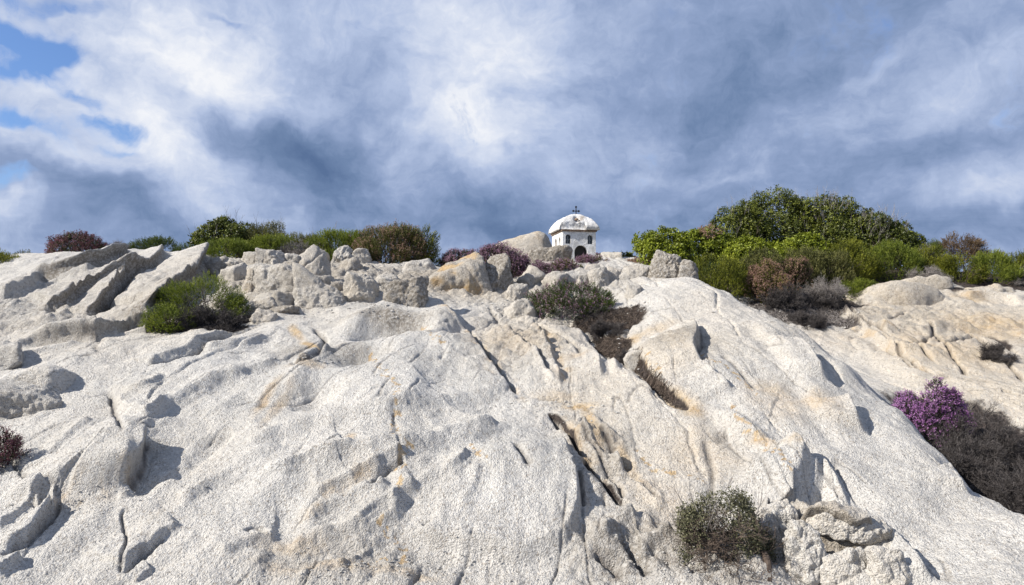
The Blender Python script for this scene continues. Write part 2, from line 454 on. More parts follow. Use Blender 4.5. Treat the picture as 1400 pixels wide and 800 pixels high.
step([(190, 600), (250, 560), (300, 535), (345, 522)], .06, .10, .35)
step([(420, 690), (470, 668), (520, 652), (548, 640), (556, 626)], .06, .04, .2, .3)
step([(560, 700), (590, 672), (632, 650), (650, 622)], .06, .06, .2, .3)
step([(485, 742), (500, 716), (540, 694), (578, 680)], .06, .04, .2, .3)
step([(600, 600), (640, 590), (690, 584)], .03, .08, .3)
step([(0, 690), (50, 690), (85, 690)], .07, .04, .2, .4)
crack([(0, 770), (40, 742), (62, 716), (86, 692)], .04, .018)
crack([(140, 534), (152, 548), (160, 572), (168, 585)], .04, .018)
crack([(205, 598), (198, 622), (184, 648), (172, 666)], .06, .03)
crack([(270, 470), (310, 462), (350, 448)], .03, .015)
crack([(168, 785), (196, 762), (228, 740)], .04, .015)
crack([(540, 556), (545, 590), (548, 630)], .015, .02)
crack([(335, 735), (352, 728), (366, 736)], .05, .018)
ridge([(640, 640), (700, 620), (750, 640)], .05, .15)
crack([(704, 608), (716, 626), (722, 640)], .05, .025)
step([(640, 700), (660, 668), (665, 640)], .03, .05, .2)
# --- hollows under the crest in the centre left
ridge([(470, 462), (500, 432), (560, 418), (604, 424)], .11, .16)
ridge([(596, 424), (604, 470), (640, 520)], .08, .18)
lump(535, 448, .40, .20, -.27, 3, rot=12)
lump(488, 486, .22, .12, -.15, 2, rot=30)
lump(430, 540, .22, .20, -.16, 2, rot=40)
lump(622, 456, .09, .28, -.16, 2, rot=-30)
ridge([(378, 560), (420, 500), (470, 474)], .06, .14)
ridge([(550, 560), (560, 500), (575, 460)], .05, .25)
step([(398, 500), (430, 496), (455, 478)], .07, .05, .15)
crack([(430, 448), (446, 460), (430, 482), (400, 496)], .06, .03)
step([(270, 540), (330, 520), (390, 500)], .05, .08, .3)
# --- seam running down from the ridge to the middle
crack([(600, 408), (622, 438), (648, 470), (680, 512), (712, 548)], .08, .03)
step([(712, 548), (682, 512), (650, 472), (624, 440), (602, 410)], .09, .10, .35, .2)
crack([(668, 420), (690, 455), (735, 500), (770, 535)], .04, .03)
step([(780, 540), (758, 500), (748, 476), (738, 452)], .07, .05, .2)
step([(755, 520), (720, 480), (690, 452)], .05, .05, .2)
crack([(730, 440), (745, 452), (775, 470), (800, 500)], .05, .03)
step([(832, 525), (822, 505), (800, 480)], .08, .06, .2)
step([(700, 470), (742, 512), (760, 536)], .04, .05, .1)
# --- the broken fissure and its ribs
crack([(752, 570), (762, 585), (776, 600), (792, 620), (800, 640)], .11, .02)
crack([(800, 640), (822, 660), (850, 692), (882, 714)], .10, .022)
crack([(786, 590), (812, 622), (842, 660), (858, 694)], .05, .018)
crack([(795, 578), (822, 602), (848, 632), (868, 640)], .12, .035)
ridge([(780, 584), (806, 618), (836, 660)], .09, .035)
ridge([(800, 585), (830, 622), (860, 665)], .08, .04)
step([(868, 642), (845, 625), (815, 590)], .08, .04, .1)
crack([(782, 634), (792, 660), (796, 700)], .06, .02)
crack([(868, 655), (885, 672), (900, 690)], .04, .02)
ridge([(868, 660), (890, 685), (905, 705)], .05, .04)
crack([(808, 560), (770, 552), (735, 548), (700, 546)], .03, .02)
# --- soil gully
crack([(778, 432), (805, 462), (832, 486), (862, 502)], .10, .16)
crack([(850, 496), (886, 520), (912, 540), (946, 564)], .12, .06)
step([(862, 520), (826, 494), (806, 468), (790, 446)], .09, .08, .3)
# --- the pale dome on the right
lump(905, 486, .38, .40, .12, 3)
step([(966, 508), (955, 482), (958, 455), (950, 438)], .10, .05, .2, .4)
crack([(964, 506), (955, 482), (958, 456), (952, 440)], .05, .02)
step([(1005, 545), (985, 526), (972, 512)], .07, .05, .2)
crack([(890, 432), (905, 428), (920, 424)], .03, .015)
crack([(988, 486), (1010, 510), (1035, 540)], .03, .03)
step([(1136, 532), (1124, 508), (1108, 484)], .17, .08, .25, .3)
step([(1184, 592), (1180, 572), (1166, 556)], .14, .07, .22, .3)
step([(1328, 676), (1306, 652), (1288, 638)], .09, .05, .2)
ridge([(1000, 430), (1060, 470), (1110, 530), (1165, 580)], .06, .16)
ridge([(930, 440), (985, 520), (1050, 590)], .05, .16)
crack([(1020, 440), (1070, 500), (1110, 560), (1150, 620)], .05, .08)
ridge([(960, 568), (985, 572), (1030, 596), (1085, 612)], .08, .08)
step([(1092, 700), (1108, 668), (1116, 642), (1098, 620), (1060, 602), (1010, 590)], .20, .08, .8, .4, b=.5)
step([(1168, 694), (1160, 672), (1142, 650), (1130, 640)], .12, .06, .15)
lump(1125, 690, .22, .18, -.16)
crack([(960, 600), (975, 650), (972, 690)], .03, .03)
step([(1075, 752), (1060, 720), (1048, 700)], .10, .06, .2)
step([(1290, 800), (1262, 768), (1232, 742), (1210, 735)], .12, .08, .3)
# --- rough steps at the bottom
crack([(850, 760), (870, 775), (890, 800)], .06, .03)
crack([(812, 775), (838, 785), (845, 800)], .05, .03)
step([(870, 790), (905, 768), (930, 752)], .07, .05, .15)
lump(1105, 780, .18, .22, -.16)
step([(1096, 742), (1125, 738), (1165, 742), (1205, 738)], .16, .05, .25, .5, dark=.8, over=.12)  # dark paints the shade under the ledge lip
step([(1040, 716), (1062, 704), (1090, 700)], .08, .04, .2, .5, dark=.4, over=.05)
crack([(1060, 730), (1075, 760), (1085, 800)], .08, .03)
crack([(1110, 745), (1120, 770), (1124, 800)], .09, .035)
ridge([(1092, 740), (1100, 770), (1104, 800)], .07, .05)
# --- tan rock beyond the trough
for c_ in ([(1150, 424), (1178, 442), (1215, 466), (1255, 482), (1285, 505)], [(1204, 446), (1240, 434), (1252, 442)], [(1244, 438), (1270, 450), (1292, 478)],
           [(1166, 450), (1208, 468), (1240, 494), (1262, 516)], [(1240, 486), (1275, 466), (1290, 476), (1330, 460)], [(1318, 452), (1360, 482), (1402, 526)],
           [(1290, 476), (1310, 500), (1322, 520)], [(1370, 470), (1400, 490)], [(1370, 540), (1402, 548)], [(1180, 420), (1215, 428), (1240, 434)], [(1195, 480), (1225, 488), (1250, 512)]):
    crack(c_, .07, .022)
step([(1145, 428), (1175, 444), (1215, 468)], .10, .06, .25)
step([(1165, 455), (1205, 476), (1240, 500)], .10, .06, .25)
step([(1205, 420), (1225, 412), (1262, 414)], .12, .08, .3)
step([(1330, 412), (1360, 408), (1400, 416)], .10, .08, .3)
step([(1262, 460), (1300, 452), (1345, 455)], .07, .08, .2)

# surface relief at every scale
apx, apy = 1.2, 12.0
ang = np.arctan2(XX - apx, apy - YY); rad = np.hypot(XX - apx, YY - apy)
Zs0 = Z.copy()
def masked_blob_list(lst, base=0.0):
    M = np.full(Z.shape, base, np.float32)
    for px, py, rx, ry, rot, v in lst:
        c = unproject(px, py, Zs0); R_ = max(rx, ry) * 2.4
        sl, _, _, _ = line_dist([c, c + 1e-3], R_)
        X = XX[sl] + 1.5 * WX[sl] - c[0]; Y = YY[sl] + 1.5 * WY[sl] - c[1]
        a = math.radians(rot); x = X * math.cos(a) + Y * math.sin(a); y = -X * math.sin(a) + Y * math.cos(a)
        M[sl] = np.maximum(M[sl], v * np.exp(-((x / rx) ** 2 + (y / ry) ** 2) ** 1.5))
    return M
rough = masked_blob_list([(420, 385, 1.6, 1.2, 0, 1), (560, 385, 1.2, 1.0, 0, 1), (700, 400, 1.0, .9, 0, .8), (800, 385, .9, .9, 0, .8), (700, 470, .7, .9, 0, .6), (870, 780, .5, .3, 0, 1), (1000, 790, .4, .3, 0, .8),
                          (1100, 750, .35, .35, 0, 1.0), (820, 620, .3, .5, 0, .8), (90, 395, 1.6, 1.2, 0, .6), (230, 380, 1.0, .9, 0, .6), (1250, 440, 1.8, 1.4, 0, .5), (480, 770, .6, .2, 0, .5)], 0.05)
fold = np.clip(fade_near, 0, 1)
Zn = fbm2(XX * .9, YY * .9, 3) * .12
Zn += fbm2(XX * 2.1 + 4 + WX * 3, YY * 1.3 + WY * 3, 3) * .06
Zn += fbm2(ang * 11, rad * .55, 4, .5, ridged=True) * .05
fol = np.clip(.5 + 2.2 * fbm2(XX * .8 + 60, YY * .8, 2), 0, 1)
Zn += fbm2(ang * 30 + 3, rad * 1.3, 4, .6, ridged=True) * (.006 + .020 * fol + .035 * rough)
Zn += fbm2(XX * 3.3, YY * 3.3, 3, ridged=True) * (.011 + .07 * rough)
Zn += (np.abs(p2(XX * 3.1 + 4 * WX, YY * 3.6)) + .5 * np.abs(p2(XX * 7.3, YY * 7.9 + 4))) * (.02 + .16 * rough)
Zn += fbm2(XX * 11, YY * 11, 4, .55) * (.011 + .035 * rough)
Zn += np.abs(fbm2(XX * 26 + 8, YY * 26, 2, .6)) * .012
grain_m = fbm2(XX * 1.2 + 40, YY * 1.2, 2)
gr = -np.clip(p2(XX * 62, YY * 55) - .12, 0, 1) * 2.2 + fbm2(XX * 30, YY * 30, 2, .7) * .5
Zn += gr * (.006 + .003 * np.clip(grain_m * 2, -1, 1))
Z += (Zn * fold).astype(np.float32)
# sparse random hairline cracks
hair = np.zeros(Z.shape, np.float32)
for k_, (fa, fr, th) in enumerate(((9, .55, .10), (17, .9, .12), (26, 1.3, .10))):
    q_ = np.abs(p2(ang * fa + 1.2 * WX + 11 * k_, rad * fr * .6 + 5 * k_)) / (fa * .12)
    on_ = sstep(th, th + .1, fbm2(XX * 1.3 + 7 * k_, YY * .9 - 13 * k_, 2))
    hair = np.maximum(hair, np.exp(-(q_ / .008) ** 2) * on_)
Z -= (hair * .012 * fold).astype(np.float32)
DIRT = np.maximum(DIRT, hair * .5)
hl = np.abs(p2(ang * 6 + 2 * WX, rad * .35 + 9))
Z -= (np.exp(-(hl / .012) ** 2) * .03 * sstep(.0, .15, fbm2(XX * .8 + 3, YY * .8, 2)) * fold).astype(np.float32)

soil = masked_blob_list([(845, 440, .38, .28, 0, 1), (815, 440, .34, .3, 0, 1), (800, 420, .4, .3, 0, 1), (840, 470, .2, .35, 20, 1), 
                         (1100, 438, .55, .35, 0, 1), (1060, 425, .45, .35, 0, 1), (1140, 440, .35, .25, 0, 1), (1120, 420, .8, .5, 0, 1), (1040, 395, .5, .6, 0, 1),
                         (270, 448, .7, .18, 0, .9), (320, 436, .35, .2, 0, .9), (1320, 600, .6, .9, 30, .9), (1390, 655, .3, .5, 0, .9), (1310, 395, .35, .2, 0, .9), (1370, 470, .12, .2, 0, .8), (650, 395, .3, .3, 0, .3),
                         (760, 372, .5, .3, 0, .6)], 0.0)
soil = np.maximum(soil, sstep(10.9, 11.5, YY + fbm2(XX, YY, 3) * 1.2 + sstep(2.5, 4.0, XX) * .4 - .9 * np.exp(-((XX - 1.0) / 1.0) ** 2)))
for P_, wd in (([(800, 440), (832, 478), (860, 500), (890, 522), (915, 542), (940, 560)], .055), ([(752, 572), (768, 592), (782, 606), (798, 636)], .018), ([(806, 646), (828, 668), (852, 694)], .02)):
    sl, d_, _, t_ = line_dist(np.array([unproject(*p, Zs0) for p in spline(P_, 4)]), .5)
    soil[sl] = np.maximum(soil[sl], np.exp(-(d_ / (wd * (1.3 - .9 * t_))) ** 4))
soil = sstep(.38, .68, soil + fbm2(XX * 6, YY * 6, 5, .65) * .6)
soil = np.maximum(soil, np.clip(DIRT * 1.15 + fbm2(XX * 14, YY * 14, 2) * .5 - .12, 0, 1) * .85)
Z += ((fbm2(XX * 20, YY * 20, 3) * .03 - 0.01) * soil).astype(np.float32)
ochre = masked_blob_list([(408, 457, .05, .22, 35, 1), (425, 472, .05, .22, 40, 1), (865, 462, .14, .2, 0, .8), (890, 452, .3, .12, 0, .55), (930, 560, .10, .25, 35, .8), (945, 566, .1, .12, 0, .8), (800, 575, .05, .25, 10, .9), (815, 600, .04, .2, 10, .7), (790, 560, .15, .08, 0, .8), (760, 545, .2, .08, 0, .5),
                          (480, 596, .05, .08, 0, .8), (420, 502, .18, .10, 0, .6), (395, 755, .2, .05, 0, .4), (430, 785, .3, .05, 0, .4), (540, 792, .3, .05, 0, .4), (700, 470, .4, .4, 0, .25),
                          (745, 458, .06, .3, 20, .7), (775, 495, .2, .1, 0, .5), (1060, 545, .25, .3, 0, .45), (1125, 545, .2, .2, 0, .5), (1290, 480, .8, .5, 0, .4), (1370, 450, .7, .5, 0, .55), (1150, 415, .15, .3, 0, .6), (1330, 405, .3, .15, 0, .6),
                          (380, 560, .05, .35, 0, .5), (365, 548, .05, .3, 0, .6), (1380, 700, .2, .12, 0, .8), (905, 690, .2, .3, 0, .3), (960, 620, .3, .3, 0, .25), (1130, 470, .5, .4, 0, .25), (860, 640, .05, .3, 20, .6), (800, 690, .03, .2, 0, .4)], 0.0)
ochre = np.clip(1.25 * ochre * (0.75 + 1.1 * fbm2(XX * 5, YY * 5, 4)) + .0, 0, 1)
spots = np.zeros_like(ochre)
for P_ in ([(884, 492), (892, 502), (905, 513)], [(958, 480), (975, 495), (1000, 510), (1030, 540)], [(515, 500), (530, 518), (542, 532), (545, 560), (543, 600)], [(505, 478), (515, 500)], [(578, 445), (590, 460), (605, 472)], [(870, 610), (900, 640), (960, 660)], [(1000, 560), (1040, 600), (1080, 640)], [(640, 600), (660, 640)], [(560, 620), (548, 640), (545, 680)], [(500, 780), (560, 770)], [(520, 720), (560, 760)]):
    sl, d_, _, t_ = line_dist(np.array([unproject(*p, Zs0) for p in spline(P_, 4)]), .3)
    spots[sl] = np.maximum(spots[sl], np.exp(-(d_ / .05) ** 2))
spots = sstep(.16, .24, spots * (fbm2(XX * 22, YY * 22, 2) + .12))
ochre = np.maximum(ochre, spots)
warm = masked_blob_list([(1280, 430, 2.2, 1.6, 0, 1), (1350, 520, 1.2, 1.4, 0, 1), (420, 385, 1.8, 1.2, 0, .6), (620, 390, 1.2, .9, 0, .8), (760, 450, 1.0, 1.2, 0, .75), (830, 540, .7, .9, 0, .6), (900, 480, .5, .5, 0, .8), (900, 620, .6, .6, 0, .5), (150, 440, 1.8, 1.2, 0, .4), (1130, 700, .3, .3, 0, .8), (1000, 440, 1., 1., 0, .5)], .08)
for P_ in ([(600, 412), (650, 474), (712, 550)], [(752, 565), (790, 620), (850, 690)], [(850, 500), (900, 535), (946, 566)], [(740, 455), (775, 525)], [(85, 690), (170, 668)], [(1165, 452), (1260, 514)], [(1205, 446), (1290, 480)], [(500, 640), (420, 700)], [(1030, 590), (1110, 640)]):
    sl, d_, _, t_ = line_dist(np.array([unproject(*p, Zs0) for p in spline(P_, 4)]), .35)
    ochre[sl] = np.maximum(ochre[sl], np.exp(-(d_ / .07) ** 2) * sstep(-.12, .25, fbm2(XX[sl] * 5 + 9, YY[sl] * 5, 4)) * .7)
warm = np.clip(warm + fbm2(XX * .7 + 3, YY * .7, 3) * .5, 0, 1)

def grid_mesh(name, X, Y, Zz, attrs):
    nr, nc = X.shape
    me = bpy.data.meshes.new(name)
    V = np.stack([X, Y, Zz], -1).reshape(-1, 3).astype(np.float32)
    idx = np.arange(nr * nc, dtype=np.int32).reshape(nr, nc)
    Fq = np.stack([idx[:-1, :-1], idx[:-1, 1:], idx[1:, 1:], idx[1:, :-1]], -1).reshape(-1, 4)
    fill(me, V, Fq, attrs)
    return me
def fill(me, V, Fq, attrs=None, smooth=True):
    k = Fq.shape[1]
    me.vertices.add(len(V)); me.vertices.foreach_set('co', np.ascontiguousarray(V, np.float32).ravel())
    me.loops.add(Fq.size); me.loops.foreach_set('vertex_index', np.ascontiguousarray(Fq, np.int32).ravel())
    me.polygons.add(len(Fq)); me.polygons.foreach_set('loop_start', np.arange(0, Fq.size, k, dtype=np.int32))
    me.polygons.foreach_set('use_smooth', np.full(len(Fq), smooth, bool))
    for nm, a in (attrs or {}).items():
        at = me.attributes.new(nm, 'FLOAT', 'POINT'); at.data.foreach_set('value', np.ascontiguousarray(a, np.float32).ravel())
    me.update(calc_edges=True)
def link(name, me, m=None, parent=None, label=None, cat=None, group=None, kind=None):
    o = bpy.data.objects.new(name, me); C.objects.link(o)
    if m is not None: me.materials.append(m)
    if parent is not None: o.parent = parent
    for k, v in (('label', label), ('category', cat), ('group', group), ('kind', kind)):
        if v: o[k] = v
    return o

# ------------------------------------------------------------------ rock material
def rock_material(name, tint=(1, 1, 1), terrain=False):
    m = bpy.data.materials.new(name); m.use_nodes = True
    T = NT(m.node_tree); T.n.clear()
    out = T.new('ShaderNodeOutputMaterial'); bs = T.new('ShaderNodeBsdfPrincipled'); T.l.new(bs.outputs[0], out.inputs[0])
    pos = T.new('ShaderNodeNewGeometry').outputs['Position']
    a = T.noise(pos, 1.1, 4, .6); b = T.noise(pos, 6.0, 5, .6); c = T.noise(pos, 38, 5, .7); sp = T.voro(pos, 120)
    cell = T.voro(pos, 85, out='Color')
    sc = T.new('ShaderNodeSeparateColor'); T.l.new(cell, sc.inputs[0])
    warm_ = T.attr('warm')
    base = T.mix(T.map(a, .35, .65), (.50, .485, .455), (.60, .582, .548))
    tan_ = T.mix(T.map(b, .35, .65), (.53, .45, .345), (.62, .545, .435))
    base = T.mix(T.math('MULTIPLY', warm_, .75), base, tan_)
    base = T.mix(T.map(b, .5, .72, 0, .42), base, (.33, .32, .31))
    base = T.mix(T.map(c, .52, .72, 0, .46), base, (.20, .19, .185))          # dark mineral grain
    base = T.mix(T.map(sc.outputs[0], .82, .88, 0, .35), base, (.66, .65, .63))  # pale crystals
    base = T.mix(T.map(sc.outputs[1], .90, .94, 0, .5), base, (.24, .20, .16))
    # dark grey lichen patches, plus brown ledge faces and hollows with shade painted in
    l1 = T.noise(pos, 2.3, 3, .6); l2 = T.noise(pos, 30, 4, .7)
    li = T.math('MULTIPLY', T.map(l1, .56, .68, 0, 1, True), T.map(l2, .44, .56, 0, 1, True))
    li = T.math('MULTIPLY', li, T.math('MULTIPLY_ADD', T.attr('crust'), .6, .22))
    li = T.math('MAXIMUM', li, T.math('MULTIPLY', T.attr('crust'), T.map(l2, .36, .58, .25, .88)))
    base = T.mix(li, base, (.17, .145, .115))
    oc = T.math('MULTIPLY', T.attr('ochre'), T.map(c, .3, .6, .55, 1))
    base = T.mix(T.math('MULTIPLY', oc, .8), base, T.mix(T.map(b, .35, .65), (.40, .24, .08), (.52, .37, .18)))
    if terrain:
        so = T.attr('soil')
        base = T.mix(so, base, T.mix(T.map(c, .35, .65), (.025, .020, .018), (.085, .068, .060)))
    base = T.mix(1.0, base, tint, 'MULTIPLY')
    T.put(bs.inputs['Base Color'], base)
    bs.inputs['Roughness'].default_value = .92
    bs.inputs['Specular IOR Level'].default_value = .25
    h1 = T.noise(pos, 75, 4, .75); h2 = T.voro(pos, 92, 'F1'); h3 = T.noise(pos, 14, 4, .6)
    pit = T.map(T.noise(pos, 52, 3, .6), .55, .66, 0, -1.0, True)
    hh = T.math('ADD', T.math('MULTIPLY', h1, 1.0), T.math('MULTIPLY', h2, -.6))
    hh = T.math('ADD', hh, T.math('MULTIPLY', pit, .4))
    hh = T.math('ADD', hh, T.math('MULTIPLY', h3, 1.1))
    bp = T.new('ShaderNodeBump'); bp.inputs['Strength'].default_value = 1.0; bp.inputs['Distance'].default_value = .0145
    T.put(bp.inputs['Height'], hh); T.l.new(bp.outputs[0], bs.inputs['Normal'])
    return m
MR = rock_material('bedrock', terrain=True)
crust = np.clip(FACE * 1.0 + rough * .8 + masked_blob_list([(535, 432, .5, .12, 0, 1), (930, 450, .4, .3, 0, .7), (470, 480, .3, .2, 0, .6), (410, 480, .3, .2, 0, .6)]), 0, 1)  # ledge faces and hollows carry painted shade besides the lichen
terrain_me = grid_mesh('bedrock', XX + OFX, YY + OFY, Z, {'soil': soil, 'ochre': ochre, 'warm': warm, 'crust': crust})
bed = link('bedrock_slope', terrain_me, MR, kind='structure')
ZF = Z

# the sea round the headland, hidden from here by the rock but there
ms = bpy.data.materials.new('sea'); ms.use_nodes = True
T = NT(ms.node_tree); bs = T.n['Principled BSDF']
bs.inputs['Base Color'].default_value = (.02, .06, .10, 1); bs.inputs['Roughness'].default_value = .12
bp = T.new('ShaderNodeBump'); bp.inputs['Strength'].default_value = .4; bp.inputs['Distance'].default_value = .3
T.put(bp.inputs['Height'], T.noise(T.new('ShaderNodeNewGeometry').outputs['Position'], .6, 5, .6)); T.l.new(bp.outputs[0], bs.inputs['Normal'])
me = bpy.data.meshes.new('sea')
fill(me, np.array([[-2500, -2500, -2.6], [2500, -2500, -2.6], [2500, 2500, -2.6], [-2500, 2500, -2.6]]), np.array([[0, 1, 2, 3]]), None, False)
link('sea', me, ms, kind='structure')

# ------------------------------------------------------------------ materials for things
def simple_mat(name, col, rough=.8, metal=0.0, noise_scale=None, col2=None, bump=0.0, bscale=40):
    m = bpy.data.materials.new(name); m.use_nodes = True
    T = NT(m.node_tree); bs = T.n['Principled BSDF']
    bs.inputs['Roughness'].default_value = rough; bs.inputs['Metallic'].default_value = metal
    pos = T.new('ShaderNodeNewGeometry').outputs['Position']
    if col2 is not None: T.put(bs.inputs['Base Color'], T.mix(T.map(T.noise(pos, noise_scale, 5, .65), .35, .65), col, col2))
    else: bs.inputs['Base Color'].default_value = tuple(col) + (1,)
    if bump:
        bp = T.new('ShaderNodeBump'); bp.inputs['Strength'].default_value = 1; bp.inputs['Distance'].default_value = bump
        T.put(bp.inputs['Height'], T.noise(pos, bscale, 5, .65)); T.l.new(bp.outputs[0], bs.inputs['Normal'])
    return m
def whitewash(name='whitewash', hi=(.80, .80, .785), lo=(.55, .54, .515)):
    m = bpy.data.materials.new(name); m.use_nodes = True
    T = NT(m.node_tree); bs = T.n['Principled BSDF']; bs.inputs['Roughness'].default_value = .85
    pos = T.new('ShaderNodeNewGeometry').outputs['Position']
    a = T.noise(pos, 9, 5, .65); b = T.noise(pos, 34, 5, .7); c = T.noise(pos, 5, 3, .6)
    col = T.mix(T.map(a, .38, .62), hi, lo)
    col = T.mix(T.map(b, .57, .66, 0, .8), col, (.34, .31, .28))
    col = T.mix(T.math('MULTIPLY', T.map(c, .62, .66), .6), col, (.40, .33, .26))
    T.put(bs.inputs['Base Color'], col)
    bp = T.new('ShaderNodeBump'); bp.inputs['Strength'].default_value = 1; bp.inputs['Distance'].default_value = .012
    T.put(bp.inputs['Height'], T.math('ADD', a, T.math('MULTIPLY', b, .6))); T.l.new(bp.outputs[0], bs.inputs['Normal'])
    return m
M_WHITE = whitewash()
M_ROOF = whitewash('weathered_whitewash', (.72, .715, .70), (.46, .45, .43))
M_BRICK = simple_mat('weathered_mortar', (.20, .13, .085), .95, 0, 30, (.34, .25, .18), .01, 60)
M_IRON = simple_mat('painted_iron', (.012, .012, .014), .5, .6)
M_GLASS = simple_mat('dark_glass', (.03, .04, .045), .15)
M_DARK = simple_mat('shaded_inside', (.03, .028, .026), .95)  # near-black box: the interior's darkness is put into the colour
M_FRAME = simple_mat('grey_metal_frame', (.22, .23, .24), .6)

# ------------------------------------------------------------------ the little shrine
SW, SL, SH = .575, .64, .50          # width, length, wall height in metres
D_SH = 11.25
v = pix_dir(792, 358); base = Vector((v.x / v.y * D_SH, D_SH, EYE + v.z / v.y * D_SH))
shrine = bpy.data.objects.new('roadside_shrine', None); C.objects.link(shrine)
shrine.location = base; shrine.rotation_euler = (0, 0, math.radians(12))
shrine['label'] = 'small whitewashed chapel-shaped shrine with arched openings and iron cross on the rock crest'
shrine['category'] = 'shrine'
def bm_obj(name, bm, m, parent, smooth=False):
    me = bpy.data.meshes.new(name); bm.normal_update(); bm.to_mesh(me); bm.free()
    for p in me.polygons: p.use_smooth = smooth
    return link(name, me, m, parent)
def add_box(bm, x0, x1, y0, y1, z0, z1):
    vs = [bm.verts.new(p) for p in ((x0, y0, z0), (x1, y0, z0), (x1, y1, z0), (x0, y1, z0), (x0, y0, z1), (x1, y0, z1), (x1, y1, z1), (x0, y1, z1))]
    for f in ((0, 3, 2, 1), (4, 5, 6, 7), (0, 1, 5, 4), (1, 2, 6, 5), (2, 3, 7, 6), (3, 0, 4, 7)): bm.faces.new([vs[i] for i in f])
def add_arch(bm, cx, z0, w, h, y0, y1, axis='y', n=12):
    """closed prism with an arched top, extruded along y (or x)"""
    r = w / 2; pts = [(cx - r, z0), (cx + r, z0)] + [(cx + r * math.cos(t), z0 + h - r + r * math.sin(t)) for t in [math.pi * k / n for k in range(n + 1)]]
    pl = lambda p, y: (p[0], y, p[1]) if axis == 'y' else (y, p[0], p[1])
    A = [bm.verts.new(pl(p, y0)) for p in pts]; B = [bm.verts.new(pl(p, y1)) for p in pts]
    bm.faces.new(A); bm.faces.new(B[::-1])
    for i in range(len(pts)): bm.faces.new([A[i], B[i], B[(i + 1) % len(pts)], A[(i + 1) % len(pts)]])
    bmesh.ops.recalc_face_normals(bm, faces=bm.faces)
def cut(bm_a, cutters):
    """solid minus a list of solids, made with temporary objects that are removed again"""
    me = bpy.data.meshes.new('tmp'); bm_a.to_mesh(me); bm_a.free()
    o = bpy.data.objects.new('tmp', me); C.objects.link(o); cs = []
    for bm_c in cutters:
        mc = bpy.data.meshes.new('tmpc'); bm_c.to_mesh(mc); bm_c.free()
        oc = bpy.data.objects.new('tmpc', mc); C.objects.link(oc); cs.append(oc)
        md = o.modifiers.new('b', 'BOOLEAN'); md.operation = 'DIFFERENCE'; md.object = oc; md.solver = 'EXACT'
    dg = bpy.context.evaluated_depsgraph_get()
    res = bpy.data.meshes.new_from_object(o.evaluated_get(dg))
    for x in [o] + cs: bpy.data.objects.remove(x)
    return res
bmw = bmesh.new(); add_box(bmw, -SW / 2, SW / 2, 0, SL, -.25, SH)
cuts = []
def cb(fn, *a, **k):
    b = bmesh.new(); fn(b, *a, **k); cuts.append(b)
cb(add_box, -SW / 2 + .07, SW / 2 - .07, .07, SL - .07, -.1, SH - .03)
cb(add_arch, .03, -.02, .225, .295, -.1, .12)
for x in (-.19, .19): cb(add_arch, x, .295, .09, .155, -.1, .12)
cb(add_arch, .40, .22, .11, .20, -SW / 2 - .1, -SW / 2 + .12, axis='x')
cb(add_arch, .17, .22, .11, .20, -SW / 2 - .1, -SW / 2 + .12, axis='x')
wme = cut(bmw, cuts)
wall = link('wall', wme, None, shrine)
wme.materials.clear(); wme.materials.append(M_WHITE)
bm = bmesh.new(); add_box(bm, -SW / 2 + .08, SW / 2 - .08, .08, SL - .08, -.09, SH - .05)
for f in bm.faces: f.normal_flip()
bm_obj('inside', bm, M_DARK, shrine)
for x in (-.19, .19):
    bm = bmesh.new(); add_arch(bm, x, .297, .086, .151, .045, .055); wdw = bm_obj('window', bm, M_GLASS, shrine)
    bm = bmesh.new(); add_box(bm, x - .004, x + .004, .036, .044, .297, .44); add_box(bm, x - .04, x + .04, .0365, .0435, .365, .372); bm_obj('frame', bm, M_FRAME, wdw)
for y, mt in ((.40, M_BRICK), (.17, M_WHITE)):
    bm = bmesh.new(); add_arch(bm, y, .222, .106, .196, -SW / 2 + .03, -SW / 2 + .05, axis='x'); bm_obj('blocked_window', bm, mt, shrine)
# brown mortar cornice under the roof, broken away on the right of the front
bm = bmesh.new()
add_box(bm, -SW / 2 - .018, SW / 2 + .015, -.02, SL + .02, SH, SH + .03)
bmesh.ops.subdivide_edges(bm, edges=bm.edges, cuts=14, use_grid_fill=True)
for q in bm.verts: q.co += Vector((random.Random(int(q.co.x * 977 + q.co.y * 331 + q.co.z * 57)).uniform(-.006, .006), random.uniform(-.006, .006), random.uniform(-.005, .005)))
bm_obj('cornice', bm, M_BRICK, shrine)
# vault: barrel along the length, its front end leaning back like a quarter dome
def roof_z(x, y):
    a = SW / 2 + .055
    q = min(1, abs(x) / a)
    barrel = .255 * (1 - q ** 2.3) ** .62
    fy = y + .06
    front = .055 + max(fy, 0) * 1.25
    fb = (SL + .07 - y) / .16
    back = .31 * (1 - math.exp(-max(fb, 0) * 1.6)) + .02
    k = .014
    z = -k * math.log(math.exp(-barrel / k) + math.exp(-front / k) + math.exp(-back / k))
    return max(z, 0) + .0
N = 60
xs = np.linspace(-SW / 2 - .055, SW / 2 + .055, N); yv = np.linspace(-.06, SL + .07, N)
Vt, Vb = [], []
for j in range(N):
    for i in range(N):
        x, y = xs[i], yv[j]
        Vt.append((x, y, SH + .045 + roof_z(x, y))); Vb.append((x, y, SH + .0315))
Vt = np.array(Vt); nz = fbm3(Vt * 14 + 5, 4, .6); nb = fbm3(Vt * 5, 2)
Vt[:, 2] += nz * .035 + nb * .03
edge = (np.abs(Vt[:, 0]) > SW / 2 + .03) | (Vt[:, 1] < -.03)
Vt[:, 0] += np.where(edge, fbm3(Vt * 9 + 2, 3) * .03, 0)
